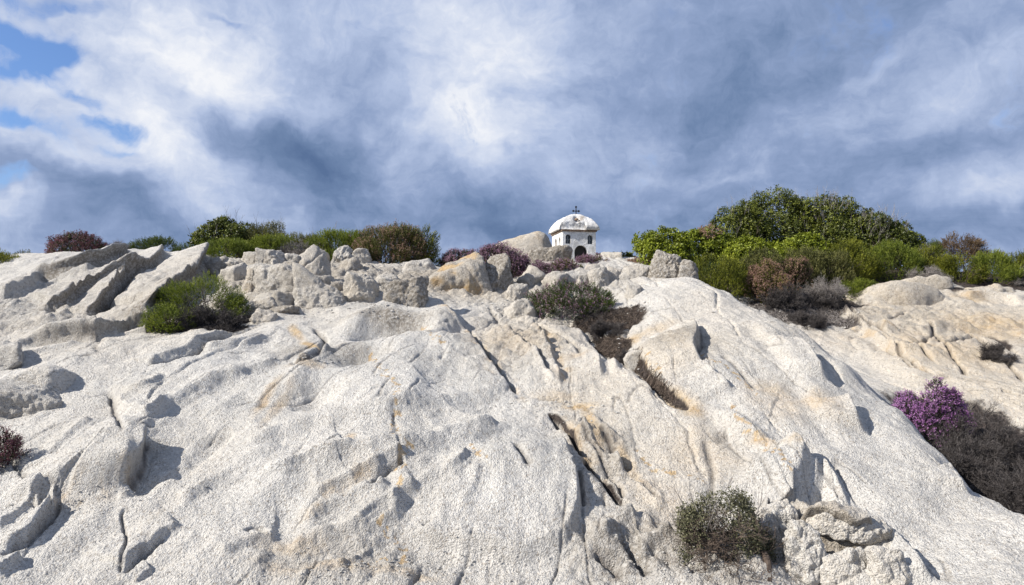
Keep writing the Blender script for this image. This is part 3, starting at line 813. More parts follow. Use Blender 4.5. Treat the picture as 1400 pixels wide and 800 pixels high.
# the missing bite on the left of the front lip and the broken hole near the top
bite = (Vt[:, 1] < -.005) & (Vt[:, 0] < .10); Vt[bite, 1] = -.005 + nz[bite] * .02
chip = np.exp(-(((Vt[:, 0] + .035) / .035) ** 2 + ((Vt[:, 2] - SH - .21) / .04) ** 2)) * (Vt[:, 1] < .12); Vt[:, 1] += chip * .07; Vt[:, 2] -= chip * .03
Vb = np.array(Vb); Vb[:, 0] = np.clip(Vb[:, 0], Vt[:, 0].min() + .01, None); Vb[:, 1] = np.where(Vt[:, 1] > -.01, np.maximum(Vb[:, 1], -.004), Vb[:, 1])
F = []
idx = lambda i, j, b: b * N * N + j * N + i
for j in range(N - 1):
    for i in range(N - 1):
        F.append((idx(i, j, 0), idx(i + 1, j, 0), idx(i + 1, j + 1, 0), idx(i, j + 1, 0)))
        F.append((idx(i, j, 1), idx(i, j + 1, 1), idx(i + 1, j + 1, 1), idx(i + 1, j, 1)))
for k in range(N - 1):
    F.append((idx(k, 0, 0), idx(k, 0, 1), idx(k + 1, 0, 1), idx(k + 1, 0, 0)))
    F.append((idx(k + 1, N - 1, 0), idx(k + 1, N - 1, 1), idx(k, N - 1, 1), idx(k, N - 1, 0)))
    F.append((idx(0, k + 1, 0), idx(0, k + 1, 1), idx(0, k, 1), idx(0, k, 0)))
    F.append((idx(N - 1, k, 0), idx(N - 1, k, 1), idx(N - 1, k + 1, 1), idx(N - 1, k + 1, 0)))
me = bpy.data.meshes.new('roof'); fill(me, np.concatenate([Vt, Vb]), np.array(F)); roof = link('roof', me, M_ROOF, shrine)
# dark broken patch of bare mortar on the leaning front of the vault
for (x, z, r) in ((-.035, SH + .205, .024), (-.028, SH + .17, .017), (-.10, SH + .232, .014), (-.065, SH + .235, .014), (-.13, SH + .225, .010)):
    yy = min(yv, key=lambda y: abs(SH + .045 + roof_z(x, y) - z)); bm = bmesh.new()
    bmesh.ops.create_icosphere(bm, subdivisions=2, radius=r, matrix=Matrix.Translation((x, yy + .01, z)) @ Matrix.Scale(1.5, 4, (1, 0, 0)))
    bm_obj('broken_patch', bm, M_BRICK, roof, True)
def cross(name, x, y, z0, hgt, wid, r, tre, parent):
    bm = bmesh.new()
    def bar(p, q, r_):
        p, q = Vector(p), Vector(q); d = q - p
        bmesh.ops.create_cone(bm, cap_ends=True, segments=8, radius1=r_, radius2=r_, depth=d.length, matrix=Matrix.Translation((p + q) / 2) @ d.to_track_quat('Z', 'Y').to_matrix().to_4x4())
    bar((x, y, z0), (x, y, z0 + hgt), r); zc = z0 + hgt * .66
    bar((x - wid / 2, y, zc), (x + wid / 2, y, zc), r)
    if tre:
        for px, pz, dx, dz in ((x, z0 + hgt, 0, 1), (x - wid / 2, zc, -1, 0), (x + wid / 2, zc, 1, 0)):
            for ox, oz in ((dx * .010, dz * .010), (dz * .010, dx * .010), (-dz * .010, -dx * .010)):
                bmesh.ops.create_icosphere(bm, subdivisions=2, radius=r * 1.25, matrix=Matrix.Translation((px + ox, y, pz + oz)))
    return bm_obj(name, bm, M_IRON, parent, True)
cross('cross', -.01, .14, SH + .23, .20, .095, .0085, True, shrine)
cross('gable_cross', .0, -.045, SH + .06, .115, .07, .0045, False, shrine)

# ------------------------------------------------------------------ boulders
MB_ = rock_material('boulder_rock')
ICO = {}
def ico(n):
    if n not in ICO:
        bm = bmesh.new(); bmesh.ops.create_icosphere(bm, subdivisions=n, radius=1)
        ICO[n] = (np.array([v.co[:] for v in bm.verts]), np.array([[q.index for q in f.verts] for f in bm.faces])); bm.free()
    return ICO[n]
def boulder_mesh(name, sx, sy, sz, seed, facets=13, soft=.05, warmv=.45, och=0.0, crustv=.35, relief=1.0, n=5, peak=0.0, lean=0.0):
    r = np.random.default_rng(seed)
    V, Fc = ico(n)
    N_ = r.normal(size=(facets + 6, 3)); N_[:6] = [[1, 0, .1], [-1, 0, .1], [0, 1, .1], [0, -1, .1], [0, .1, 1], [0, 0, -1]]
    N_[:5] += r.normal(size=(5, 3)) * .22; N_ /= np.linalg.norm(N_, axis=1, keepdims=True)
    h = np.concatenate([r.uniform(.80, .98, 6), r.uniform(.82, 1.05, facets)])
    dots = np.maximum(V @ N_.T, 1e-3) / h
    p = 1 / soft
    rad_ = (dots ** p).sum(1) ** (-1 / p)
    P = V * rad_[:, None] * np.array([sx, sy, sz])
    s = (sx * sy * sz) ** (1 / 3)
    tz = np.clip(P[:, 2] / sz * .5 + .5, 0, 1)
    P[:, 0] *= 1 - peak * tz; P[:, 1] *= 1 - peak * tz; P[:, 0] += lean * sx * (tz - .3)
    off = r.uniform(0, 90, 3)
    dirn = V / np.array([sx, sy, sz]); dirn /= np.linalg.norm(dirn, axis=1, keepdims=True)
    bil = np.abs(p3(P / s * 1.25 + off)) + .5 * np.abs(p3(P / s * 2.7 + off + 5)) + .22 * np.abs(p3(P / s * 6 + off))
    d = fbm3(P / s * 1.2 + off, 2) * .12 * s + (bil - .3) * .26 * s + fbm3(P * 7 + off, 3) * .03 + np.abs(p3(P * 19 + off)) * .022 + fbm3(P * 40 + off, 2) * .010
    P = P + dirn * (d * relief)[:, None]
    w = np.clip(warmv + fbm3(P * 2.5 + off, 3) * .9, 0, 1)
    o = np.clip(och * sstep(-.05, .25, fbm3(P * 4 + off + 20, 4)), 0, 1)
    me = bpy.data.meshes.new(name)
    fill(me, P, Fc, {'warm': w, 'ochre': o, 'crust': np.full(len(P), crustv)})
    return me
def depth_at(px, py): return unproject(px, py, ZF)[1]
def boulder(l, t, r_, b, label, seed, d=None, thick=1.0, sink=.6, rot=0, tilt=(0, 0), cat='boulder', name='boulder', group='boulders on the broken crest', n=4, **kw):
    cx = (l + r_) / 2
    if d is None: d = depth_at(cx, b - .15 * (b - t))
    v = pix_dir(cx, (t + b) / 2)
    w = (r_ - l) / F_PX * d * 1.17; h = (b - t) / F_PX * d
    sx, sz = w / 2 * 1.04, h / 2 * (1 + sink)
    sy = (w * .5 + h * .5) / 2 * thick
    x = v.x / v.y * (d + sy * .5); z = EYE + v.z / v.y * (d + sy * .5) - h / 2 * sink
    me = boulder_mesh(name, sx, sy, sz, seed, n=n, **kw)
    o = link(name, me, MB_, label=label, cat=cat, group=group)
    o.location = (x, d + sy * .5, z); o.rotation_euler = (math.radians(tilt[0]), math.radians(tilt[1]), math.radians(rot))
    return o
G = 'boulders on the broken crest'
B_ = boulder
B_(0, 497, 101, 540, 'large rounded pale block lying at the left edge with a long shadow', 3, thick=.7, n=6, facets=5, soft=.16, warmv=.05, group='loose blocks by the left edge', crustv=.1, relief=.55, sink=.3)
B_(-20, 526, 86, 572, 'lower wedge of pale rock under the large rounded block at the left edge', 4, thick=.7, n=6, facets=7, warmv=.1, group='loose blocks by the left edge', tilt=(0, 6), crustv=.4)
B_(-40, 468, 28, 506, 'pale grey stone cut by the left edge, just above the large rounded block', 5, n=5, warmv=.05, group='loose blocks by the left edge')
B_(337, 360, 411, 402, 'big blocky boulder with a shaded grey front right of the green bush on the left', 11, thick=1.1, n=6, facets=6, soft=.1, warmv=.4)
B_(420, 352, 452, 398, 'upright rounded boulder standing right of the big blocky grey boulder', 12, n=5, warmv=.4, peak=.12, lean=.2)
B_(412, 339, 449, 362, 'rough orange-flecked boulder on the skyline behind the upright rounded one', 13, n=5, warmv=.5, och=.4)
B_(451, 333, 486, 362, 'jagged fractured boulder forming the pointed peak left of centre', 14, n=6, facets=12, soft=.06, relief=1.5, warmv=.1, peak=.35, lean=.15)
B_(483, 341, 507, 362, 'small grey boulder leaning on the right side of the jagged peak', 15, n=5)
B_(353, 340, 389, 364, 'pale boulder below the dry grey bushes, leftmost on the crest', 16, n=5, warmv=.3)
B_(386, 345, 416, 366, 'low boulder with a dark right end behind the big blocky grey boulder', 17, n=5, warmv=.3)
B_(402, 390, 477, 424, 'wide low boulder below the upright rounded one, shaded on top', 18, n=6, thick=1.0, facets=8, warmv=.4, peak=.3)
B_(474, 369, 514, 416, 'tall creamy boulder with lumpy left side, left of the little round stone', 19, n=6, warmv=.6, thick=1.2, peak=.15)
B_(512, 373, 546, 397, 'little round stone perched beside the grey-capped boulder', 20, n=5, warmv=.4)
B_(522, 380, 586, 420, 'broad grey-capped boulder left of the orange-stained one', 21, n=6, warmv=.3, crustv=1, peak=.28, lean=.1)
B_(344, 403, 398, 425, 'flat pale stone beneath the big blocky grey boulder', 22, n=5, warmv=.4, thick=1.5)
B_(372, 418, 408, 428, 'thin dark slab stone lying flat by the end of the left bush', 23, n=4, thick=1.4, crustv=1)
B_(345, 424, 380, 441, 'rounded tan stone at the foot of the dead stems of the left bush', 24, n=5, warmv=.7)
B_(333, 400, 364, 413, 'small tan stone wedged under the left end of the big blocky boulder', 25, n=4, warmv=.6)
B_(570, 346, 676, 430, 'largest crest boulder with bright orange staining on its left face', 31, d=9.1, n=6, thick=1.2, facets=5, soft=.1, warmv=.6, och=1.0, crustv=.6, peak=.28, lean=.05)
B_(640, 354, 700, 426, 'grey shaded boulder joined to the right side of the orange-stained one', 32, d=9.3, n=6, thick=1.1, facets=8, warmv=.2, crustv=1, peak=.2, lean=-.1)
B_(548, 352, 602, 378, 'pale rock slab on the skyline behind the orange-stained boulder', 33, n=5, warmv=.2, d=10.2, peak=.25)
B_(306, 352, 336, 372, 'cracked white stone between the slab outcrop and the big blocky boulder', 34, n=5, d=9.9)
B_(313, 366, 340, 386, 'small broken stone just above the green bush on the left', 35, n=5, d=9.6)
B_(335, 372, 352, 404, 'narrow orange-tinted stone at the left end of the big blocky boulder', 36, n=5, warmv=.9, och=.5, d=8.7)
B_(692, 388, 718, 412, 'small white stone left of the dark green heather below the shrine', 37, n=5)
B_(664, 315, 778, 376, 'smooth tan domed rock on the skyline left of the shrine', 38, d=12.0, n=6, thick=1.2, facets=4, soft=.2, warmv=.9, och=.35, relief=.35, crustv=.3, peak=.33, lean=-.05)
B_(714, 340, 774, 366, 'low grey-white rock on which the left corner of the shrine stands', 39, d=10.9, n=6, thick=1.0, warmv=.4, crustv=1)
B_(768, 368, 808, 391, 'rounded stone in front of the shrine, left one of the pair', 40, n=5, warmv=.3)
B_(806, 362, 832, 392, 'steep pale stone in front of the shrine, right one of the pair', 41, n=5, warmv=.3)
B_(810, 343, 852, 372, 'smooth slab rock sloping down from the right wall of the shrine', 42, d=11.0, n=6, thick=1.4, facets=5, warmv=.5, relief=.6, tilt=(0, 24), peak=.4)
B_(818, 366, 852, 388, 'broken white stone right of the pair in front of the shrine', 43, n=5)
B_(850, 362, 890, 378, 'low pale rock between the shrine and the jagged grey peak', 44, n=5, warmv=.2)
B_(885, 341, 937, 380, 'jagged grey rock peak standing in front of the leafy green bushes', 45, n=6, d=9.35, facets=10, soft=.07, relief=1.2, crustv=1, warmv=.1, peak=.38, lean=-.05)
B_(930, 354, 953, 384, 'small rounded rock leaning on the jagged grey peak', 46, n=5, d=9.2, crustv=1, warmv=.1)
B_(740, 356, 776, 376, 'white stone half hidden by pale heather below the shrine', 47, n=5, d=10.5)
B_(696, 410, 732, 434, 'small fractured rock under the left side of the dark green heather', 48, n=5, warmv=.3)
B_(856, 480, 884, 500, 'little pale wedge stone beside the dark soil gully', 49, n=4, warmv=.4, sink=.5)
B_(1138, 384, 1290, 448, 'rounded end of the tan slab right of the dark soil patch', 50, n=6, d=10.0, thick=.9, relief=.5, warmv=.9, och=.2, soft=.2, group='tan rocks on the right')
B_(1225, 383, 1300, 404, 'low tan rock hump at the foot of the bushes on the right', 51, n=5, d=10.6, warmv=.8, group='tan rocks on the right')
B_(1326, 388, 1384, 412, 'low tan rock hump nearest the right edge of the crest', 52, n=5, d=10.4, warmv=.8, och=.3, group='tan rocks on the right')
# weathered ledges low on the right
GL = 'weathered ledges low on the right'
B_(1040, 684, 1096, 740, 'rounded white knob of rock right of the gnarled little bush', 60, n=6, warmv=.2, group=GL, crustv=.1, sink=.9, relief=1.3)
B_(1112, 696, 1212, 732, 'overhanging rock lip with a dark hollow beneath it, low on the right', 61, n=6, thick=.8, warmv=.2, crustv=.1, group=GL, relief=1.2, sink=.15, tilt=(0, 8))
B_(1122, 744, 1196, 800, 'crumbly pale rock lump below the overhanging lip', 62, n=6, warmv=.2, group=GL, relief=1.2, crustv=.1, sink=1.3, thick=.6)
B_(1186, 738, 1240, 806, 'blunt pale rock at the right end below the overhanging lip', 63, n=6, warmv=.2, group=GL, sink=1.3, thick=.6, relief=1.1, crustv=.1)
B_(1074, 716, 1118, 806, 'furrowed grey rock buttress right of the gnarled bush trunk', 64, n=6, relief=1.5, facets=12, warmv=.2, group=GL, crustv=.1, sink=.9, thick=.7)
# small broken stones packed between the bigger ones
Rf = random.Random(11)
for k in range(22):
    px = Rf.uniform(300, 610) if k < 14 else Rf.uniform(690, 870); py = Rf.uniform(352, 412) if k < 14 else Rf.uniform(368, 405); w_ = Rf.uniform(8, 20)
    B_(px - w_, py - w_ * .7, px + w_, py + w_ * .6, 'small pale broken stone packed among the crest boulders ' + ('left of the orange-stained one' if k < 14 else 'around the foot of the shrine'), 200 + k, n=4, sink=.9, relief=1.3, cat='stone', name='stone', group='small broken stones on the left crest' if k < 14 else 'small broken stones near the shrine', rot=Rf.uniform(0, 90), crustv=Rf.uniform(.2, .8))

# grit and chips lying in the hollows of the slab
Rc = np.random.default_rng(77); Vc, Fc2, nb_ = [], [], 0
V0, F0 = ico(1)
for (px, py, sx, sy, cnt) in ((520, 775, 90, 14, 150), (650, 775, 60, 14, 90), (840, 560, 40, 8, 50), (760, 555, 40, 8, 50), (200, 668, 50, 8, 60), (90, 690, 50, 6, 50), (350, 430, 40, 8, 70), (700, 420, 50, 10, 80), (845, 455, 30, 20, 60), (1110, 440, 60, 12, 70), (420, 495, 30, 8, 50), (880, 770, 40, 20, 60), (1000, 780, 60, 15, 60), (500, 420, 60, 8, 50)):
    for _ in range(cnt):
        p = unproject(px + Rc.normal() * sx, min(py + Rc.normal() * sy, 798), ZF); r = Rc.uniform(.002, .008) * (p[1] / 5) * Rc.uniform(.6, 1.6)
        Vc.append((V0 * (1 + Rc.normal(size=(len(V0), 1)) * .18)) * r * np.array([1.3, 1, .7]) + np.array([p[0], p[1], height(p[0], p[1]) + r * .3])); Fc2.append(F0 + nb_); nb_ += len(V0)
me = bpy.data.meshes.new('stone_chips'); fill(me, np.concatenate(Vc), np.concatenate(Fc2), None, False)
link('stone_chips', me, MB_, kind='stuff', label='pale grit and stone chips lying in the hollows of the slab', cat='gravel')

# ------------------------------------------------------------------ plants
def leaf_mat(name, dark, mid, light, trans=.25, rough=.6):
    m = bpy.data.materials.new(name); m.use_nodes = True
    T = NT(m.node_tree); T.n.clear()
    out = T.new('ShaderNodeOutputMaterial'); bs = T.new('ShaderNodeBsdfPrincipled'); tr = T.new('ShaderNodeBsdfTranslucent'); mx = T.new('ShaderNodeMixShader')
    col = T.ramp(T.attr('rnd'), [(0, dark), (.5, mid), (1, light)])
    T.put(bs.inputs['Base Color'], col); bs.inputs['Roughness'].default_value = rough; bs.inputs['Specular IOR Level'].default_value = .3
    T.put(tr.inputs['Color'], col); mx.inputs[0].default_value = trans
    T.l.new(bs.outputs[0], mx.inputs[1]); T.l.new(tr.outputs[0], mx.inputs[2]); T.l.new(mx.outputs[0], out.inputs[0])
    return m
PAL = {
 'bright': leaf_mat('bright_leaf', (.06, .075, .008), (.17, .21, .016), (.34, .38, .045), .3, .45),
 'oak': leaf_mat('dark_leaf', (.022, .032, .009), (.080, .100, .016), (.22, .24, .04), .2, .4),
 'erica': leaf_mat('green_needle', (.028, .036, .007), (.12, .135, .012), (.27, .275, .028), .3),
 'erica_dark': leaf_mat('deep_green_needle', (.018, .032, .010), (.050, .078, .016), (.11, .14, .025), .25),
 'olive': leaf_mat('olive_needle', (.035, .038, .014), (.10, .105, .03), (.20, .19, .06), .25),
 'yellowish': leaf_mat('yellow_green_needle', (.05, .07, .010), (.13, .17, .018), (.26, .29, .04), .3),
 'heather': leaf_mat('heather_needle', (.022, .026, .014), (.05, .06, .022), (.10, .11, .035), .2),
 'brown': leaf_mat('dry_brown_needle', (.05, .032, .018), (.13, .085, .045), (.24, .17, .10), .2),
 'juniper': leaf_mat('grey_green_leaf', (.045, .045, .028), (.10, .10, .055), (.18, .175, .10), .2),
 'pink': leaf_mat('pink_purple_flower', (.12, .06, .09), (.26, .145, .21), (.44, .29, .38), .3),
 'purple': leaf_mat('violet_flower', (.16, .06, .17), (.35, .15, .37), (.54, .30, .56), .3),
 'dull_pink': leaf_mat('faded_pink_flower', (.16, .09, .07), (.30, .18, .14), (.42, .28, .21), .3),
 'wine': leaf_mat('wine_red_flower', (.07, .025, .035), (.15, .055, .075), (.25, .11, .13), .25),
 'grey': leaf_mat('weathered_grey_twig', (.07, .06, .055), (.17, .15, .14), (.34, .32, .30), 0, .9),
 'dead': leaf_mat('dead_dark_twig', (.016, .013, .013), (.044, .038, .037), (.11, .10, .096), 0, .9),
 'bark': leaf_mat('brown_bark', (.035, .026, .02), (.08, .06, .048), (.16, .125, .10), 0, .9),
}
def unit(a): return a / np.maximum(np.linalg.norm(a, axis=1, keepdims=True), 1e-9)
def perp(d, r):
    a = r.normal(size=d.shape); a -= (a * d).sum(1, keepdims=True) * d
    return unit(a)
def quads(p, d, s, L, Wd, fold=None):
    """diamond leaves: base p, direction d, side s"""
    L = np.asarray(L)[:, None]; Wd = np.asarray(Wd)[:, None]
    nrm = np.cross(d, s); f = 0.0 if fold is None else fold
    a = p; b = p + d * L * .5 + s * Wd * .5 + nrm * Wd * f; c = p + d * L; e = p + d * L * .5 - s * Wd * .5 + nrm * Wd * f
    V = np.stack([a, b, c, e], 1).reshape(-1, 3)
    return V, np.arange(len(V)).reshape(-1, 4)
def tubes(p0, p1, r0, r1, k=3):
    d = unit(p1 - p0); r = np.random.default_rng(1); a = perp(d, r); b = np.cross(d, a)
    ring0, ring1 = [], []
    for i in range(k):
        t = 2 * math.pi * i / k; o = a * math.cos(t) + b * math.sin(t)
        ring0.append(p0 + o * r0[:, None]); ring1.append(p1 + o * r1[:, None])
    V = np.stack(ring0 + ring1, 1)
    n = len(p0); base = (np.arange(n) * 2 * k)[:, None, None]
    f = np.array([[i, (i + 1) % k, k + (i + 1) % k, k + i] for i in range(k)])[None]
    return V.reshape(-1, 3), (base + f).reshape(-1, 4)
def grow(starts, dirs, lens, rad, r, levels=2, kids=5, nseg=4, wander=.35, shrink=.55, up=.1, spread=.8):
    """vectorised branching; returns segment arrays"""
    S0, S1, R0, R1, TIP = [], [], [], [], []
    p, d, L, R = starts, unit(dirs), lens, rad
    for lv in range(levels + 1):
        pts = [p]; ds = []; cur = p; dd = d
        for s in range(nseg):
            dd = unit(dd + r.normal(size=dd.shape) * wander + np.array([0, 0, up]))
            nxt = cur + dd * (L / nseg)[:, None]
            a, b = R * (1 - s / nseg * .7), R * (1 - (s + 1) / nseg * .7)
            S0.append(cur); S1.append(nxt); R0.append(a); R1.append(b)
            cur = nxt; pts.append(cur); ds.append(dd)
        if lv == levels: TIP = (cur, dd); break
        P = np.stack(pts, 1); Dd = np.stack(ds, 1); n = len(P)
        k = kids if isinstance(kids, int) else kids[lv]
        ii = np.repeat(np.arange(n), k); t = r.uniform(.25, 1.0, len(ii)) * nseg; j = np.minimum(t.astype(int), nseg - 1); f = (t - j)[:, None]
        p = P[ii, j] * (1 - f) + P[ii, j + 1] * f
        d = unit(Dd[ii, j] + perp(Dd[ii, j], r) * spread * r.uniform(.5, 1.2, (len(ii), 1)))
        L = L[ii] * shrink * r.uniform(.6, 1.2, len(ii)); R = R[ii] * .5
    return np.concatenate(S0), np.concatenate(S1), np.concatenate(R0), np.concatenate(R1), TIP
def part(name, V, F, rnd, mat, parent, label=None):
    me = bpy.data.meshes.new(name); fill(me, V, F, {'rnd': rnd}, False)
    return link(name, me, mat, parent, label=label)
def crown_points(n, c, R3, r, clumps, low=-.55, jit=.22, inner=.5):
    """points and outward directions spread through lumpy clumps that cover a dome"""
    k = clumps
    cd = r.normal(size=(k, 3)); cd[:, 2] = np.where(r.uniform(size=k) < .72, np.abs(cd[:, 2]), -np.abs(cd[:, 2]) * .45); cd = unit(cd)
    rc = r.uniform(.24, .40, k)
    cc = cd * (1 - rc)[:, None] * r.uniform(.75, 1.08, (k, 1))
    w = rc ** 2; w /= w.sum()
    ii = r.choice(k, n, p=w)
    dv = unit(r.normal(size=(n, 3)) + cd[ii] * .9)
    rr = r.uniform(inner, 1.0, n) ** .6
    P = cc[ii] + dv * (rc[ii] * rr)[:, None]
    ok = P[:, 2] > low - .25
    P, dv, ii = P[ok], dv[ok], ii[ok]
    out = unit(P * np.array([1, 1, .9]) * .7 + dv * .6)
    return c + P * R3, out, ii, cc * R3 + c, rr[ok]
def sprigs(P, D_, r, length, n_need, nl, nw, upb, tipf=None):
    """feathery upright shoots clothed in short needles; optional flowers on the upper part"""
    D0 = unit(D_ + np.array([0, 0, upb]) + r.normal(size=D_.shape) * .25)
    n = len(P); L = length * r.uniform(.6, 1.3, n)
    j = np.tile(np.arange(n_need), n); i = np.repeat(np.arange(n), n_need)
    t = (j + r.uniform(0, 1, len(j))) / n_need
    pos = P[i] + D0[i] * (L[i] * t)[:, None] - D0[i] * (L[i] * .6)[:, None]
    rad_ = perp(D0[i], r)
    nd = unit(rad_ * (.9 - .5 * t)[:, None] + D0[i] * (.6 + .5 * t)[:, None])
    s = perp(nd, r)
    return pos, nd, s, nl * r.uniform(.6, 1.3, len(i)) * (1.1 - .4 * t), nw * r.uniform(.7, 1.3, len(i)), i, t

def bush(label, l, t, r_, b, kind, seed, d=None, dmul=.75, cat='bush', group=None, flower=None, fl=.5, dens=1.0, bare=0, name=None, dead=None, size=1.0, upb=.7, clumps=None, dead_pal='dead', ymid=None, sink=.03, extra=None):
    """l, t, r_, b: where the plant stands in the photograph; d: its distance when its foot is hidden"""
    R = np.random.default_rng(seed)
    cx = (l + r_) / 2
    if d is None: d = depth_at(cx, b)
    v = pix_dir(cx, b); w = (r_ - l) / F_PX * d
    dep = w * dmul
    yc = d + dep * .35
    x = v.x / v.y * yc
    vt = pix_dir(cx, t); ztop = EYE + vt.z / vt.y * yc
    zb = EYE + v.z / v.y * d
    zg = height(x, yc)
    z0 = min(zb, zg) if zb < zg + .5 else zg
    if ztop - z0 < .12: z0 = ztop - .12
    H = ztop - z0
    root = bpy.data.objects.new(name or {'heather': 'heather_bush', 'leafy': 'leafy_bush', 'erica': 'heath_bush', 'twigs': 'dry_bush'}[kind[0]], None); C.objects.link(root)
    root.location = (x, yc, z0 - sink)
    root['label'] = label; root['category'] = cat
    if group: root['group'] = group
    c = np.array([0, 0, H * .36]); R3 = np.array([w / 2 * 1.22, dep / 2 * 1.1, H * .68])
    area = w * H + w * dep * .7
    pal = PAL[kind[1]]
    k = clumps or int(np.clip(16 + 26 * w, 14, 60))
    if kind[0] == 'leafy':
        n = int(area * 2400 * dens / size ** 1.4)
        P, O, ii, cc, rr = crown_points(n, c, R3, R, k)
        m = 6; q = np.repeat(np.arange(len(P)), m)
        d0 = unit(O + np.array([0, 0, .35]) + R.normal(size=O.shape) * .4)
        nd = unit(d0[q] * .55 + perp(d0[q], R)); s = perp(nd, R)
        s = unit(np.cross(nd, d0[q]) + s * .35)
        V, Fq = quads(P[q] + R.normal(size=(len(q), 3)) * .012, nd, s, .034 * size * R.uniform(.6, 1.25, len(q)), .019 * size * R.uniform(.7, 1.2, len(q)), -.18)
        cl = R.uniform(-.22, .22, k)[ii]
        rv = np.clip(.52 + cl[q] + R.normal(size=len(q)) * .2, 0, 1)
        part('foliage', V, Fq, np.repeat(rv, 4), pal, root)
        if extra:
            # a spray of reddish new leaves
            sel = np.argsort(((P - (c + R3 * np.array(extra))) ** 2).sum(1))[:int(len(P) * .035)]
            q = np.repeat(sel, 8); nd = unit(R.normal(size=(len(q), 3)) + O[q]); s = perp(nd, R)
            V, Fq = quads(P[q] + O[q] * .03 + R.normal(size=(len(q), 3)) * .015, nd, s, .030 * R.uniform(.7, 1.2, len(q)), .014 * np.ones(len(q)), -.2)
            part('new_leaves', V, Fq, R.uniform(.3, 1, len(V)), PAL['dull_pink'], root, 'spray of reddish-pink young leaves')
    elif kind[0] in ('erica', 'heather'):
        n = int(area * 2700 * dens / size ** 1.5)
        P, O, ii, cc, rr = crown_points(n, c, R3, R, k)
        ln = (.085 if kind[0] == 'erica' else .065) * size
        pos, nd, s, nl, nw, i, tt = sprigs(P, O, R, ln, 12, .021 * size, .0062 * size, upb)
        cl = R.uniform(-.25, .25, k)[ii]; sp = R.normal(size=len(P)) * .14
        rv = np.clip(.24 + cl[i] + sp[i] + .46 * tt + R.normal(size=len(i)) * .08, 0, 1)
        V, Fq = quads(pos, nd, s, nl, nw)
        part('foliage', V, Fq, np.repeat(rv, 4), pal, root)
        if flower:
            has = (R.uniform(size=len(P)) < fl * (0.5 + 1.2 * (R.uniform(size=k) < .75)[ii]))
            idx_ = np.where(has)[0]; m = 12; q = np.repeat(idx_, m)
            D0 = unit(O[q] + np.array([0, 0, upb]) + R.normal(size=(len(q), 3)) * .08)
            tq = R.uniform(-.1, .75, len(q))
            pp = P[q] + D0 * (ln * tq)[:, None] + perp(D0, R) * .010 * size
            nd = unit(perp(D0, R) + D0 * .3); s = perp(nd, R)
            V, Fq = quads(pp, nd, s, .0115 * size * R.uniform(.7, 1.3, len(q)), .0105 * size * R.uniform(.7, 1.3, len(q)), .2)
            part('flowers', V, Fq, np.repeat(np.clip(.5 + cl[q] * .8 + R.normal(size=len(q)) * .2, 0, 1), 4), PAL[flower], root)
    # woody stems from the foot up through the crown, thick enough to read where the foliage parts
    if kind[0] == 'twigs':
        ns = int(12 + 16 * w); lv, kd = 3, (7, 6, 5)
    else:
        ns = int(5 + 6 * w); lv, kd = 2, (5, 4)
    az = R.uniform(0, 2 * math.pi, ns); el = R.uniform(.15, 1.4, ns)
    dr = np.stack([np.cos(az) * np.cos(el) * w / 2, np.sin(az) * np.cos(el) * dep / 2, np.sin(el) * H * .8 + .02], 1)
    st = np.stack([np.cos(az) * w * .10, np.sin(az) * dep * .10, np.zeros(ns)], 1)
    Ln = np.linalg.norm(dr, axis=1) * (.62 if kind[0] == 'twigs' else .75)
    S = grow(st, dr, Ln, np.full(ns, .0075 * (w + .4)), R, lv, kd, 4, .22, .5, .06, .75)
    V, Fq = tubes(S[0], S[1], np.maximum(S[2], .0011), np.maximum(S[3], .0009))
    seg = np.repeat(np.clip(R.normal(.5, .22, len(S[0])), 0, 1), 6)
    part('branches' if kind[0] == 'twigs' else 'stems', V, Fq, seg, PAL[kind[1]] if kind[0] == 'twigs' else PAL['bark'], root)
    if kind[0] == 'twigs':
        # fine spray at the branch ends
        tp, td = S[4]; q = np.repeat(np.arange(len(tp)), 3)
        nd = unit(td[q] + R.normal(size=(len(q), 3)) * .45); V, Fq = quads(tp[q], nd, perp(nd, R), .045 * R.uniform(.5, 1.3, len(q)), np.full(len(q), .0026))
        part('twig_ends', V, Fq, np.repeat(R.uniform(.3, 1, len(q)), 4), PAL[kind[1]], root)
    if bare:
        # bare grey twigs standing clear of the foliage
        P, O, ii, cc, rr = crown_points(bare, c, R3, R, k, low=.1, inner=.8)
        S = grow(P - O * .10, O + np.array([0, 0, .9]), np.full(len(P), .16) * R.uniform(.8, 1.9, len(P)), np.full(len(P), .0034), R, 1, 5, 3, .16, .55, .16, .45)
        V, Fq = tubes(S[0], S[1], np.maximum(S[2], .0011), np.maximum(S[3], .0008))
        part('bare_twigs', V, Fq, np.repeat(R.uniform(.35, 1, len(S[0])), 6), PAL['grey'], root, 'bare grey twigs standing clear of the leaves')
    if dead:
        # dead skirt on one side: (centre x, z as fraction, half width, half height, count), in the plant's own frame
        fx, fz, hw, hh, cnt, dpal = dead
        az = R.uniform(0, 2 * math.pi, cnt)
        st = np.stack([fx * w / 2 + R.uniform(-.9, .9, cnt) * hw * w / 2, R.uniform(-.65, .25, cnt) * dep, fz * H + R.uniform(-.8, .6, cnt) * hh * H], 1)
        dr = np.stack([np.cos(az), np.sin(az) * .8 - .3, R.uniform(-.1, .7, cnt)], 1)
        S = grow(st, dr, np.full(cnt, .13) * R.uniform(.6, 1.6, cnt), np.full(cnt, .003), R, 2, (5, 4), 3, .3, .6, .05, .7)
        V, Fq = tubes(S[0], S[1], np.maximum(S[2], .0012), np.maximum(S[3], .0009))
        part('dead_twigs', V, Fq, np.repeat(R.uniform(.1, .9, len(S[0])), 6), PAL[dpal], root, 'tangled dead twigs under the living crown')
    return root

GL_ = 'bushes along the skyline left of the shrine'
GR_ = 'bushes massed on the right part of the crest'
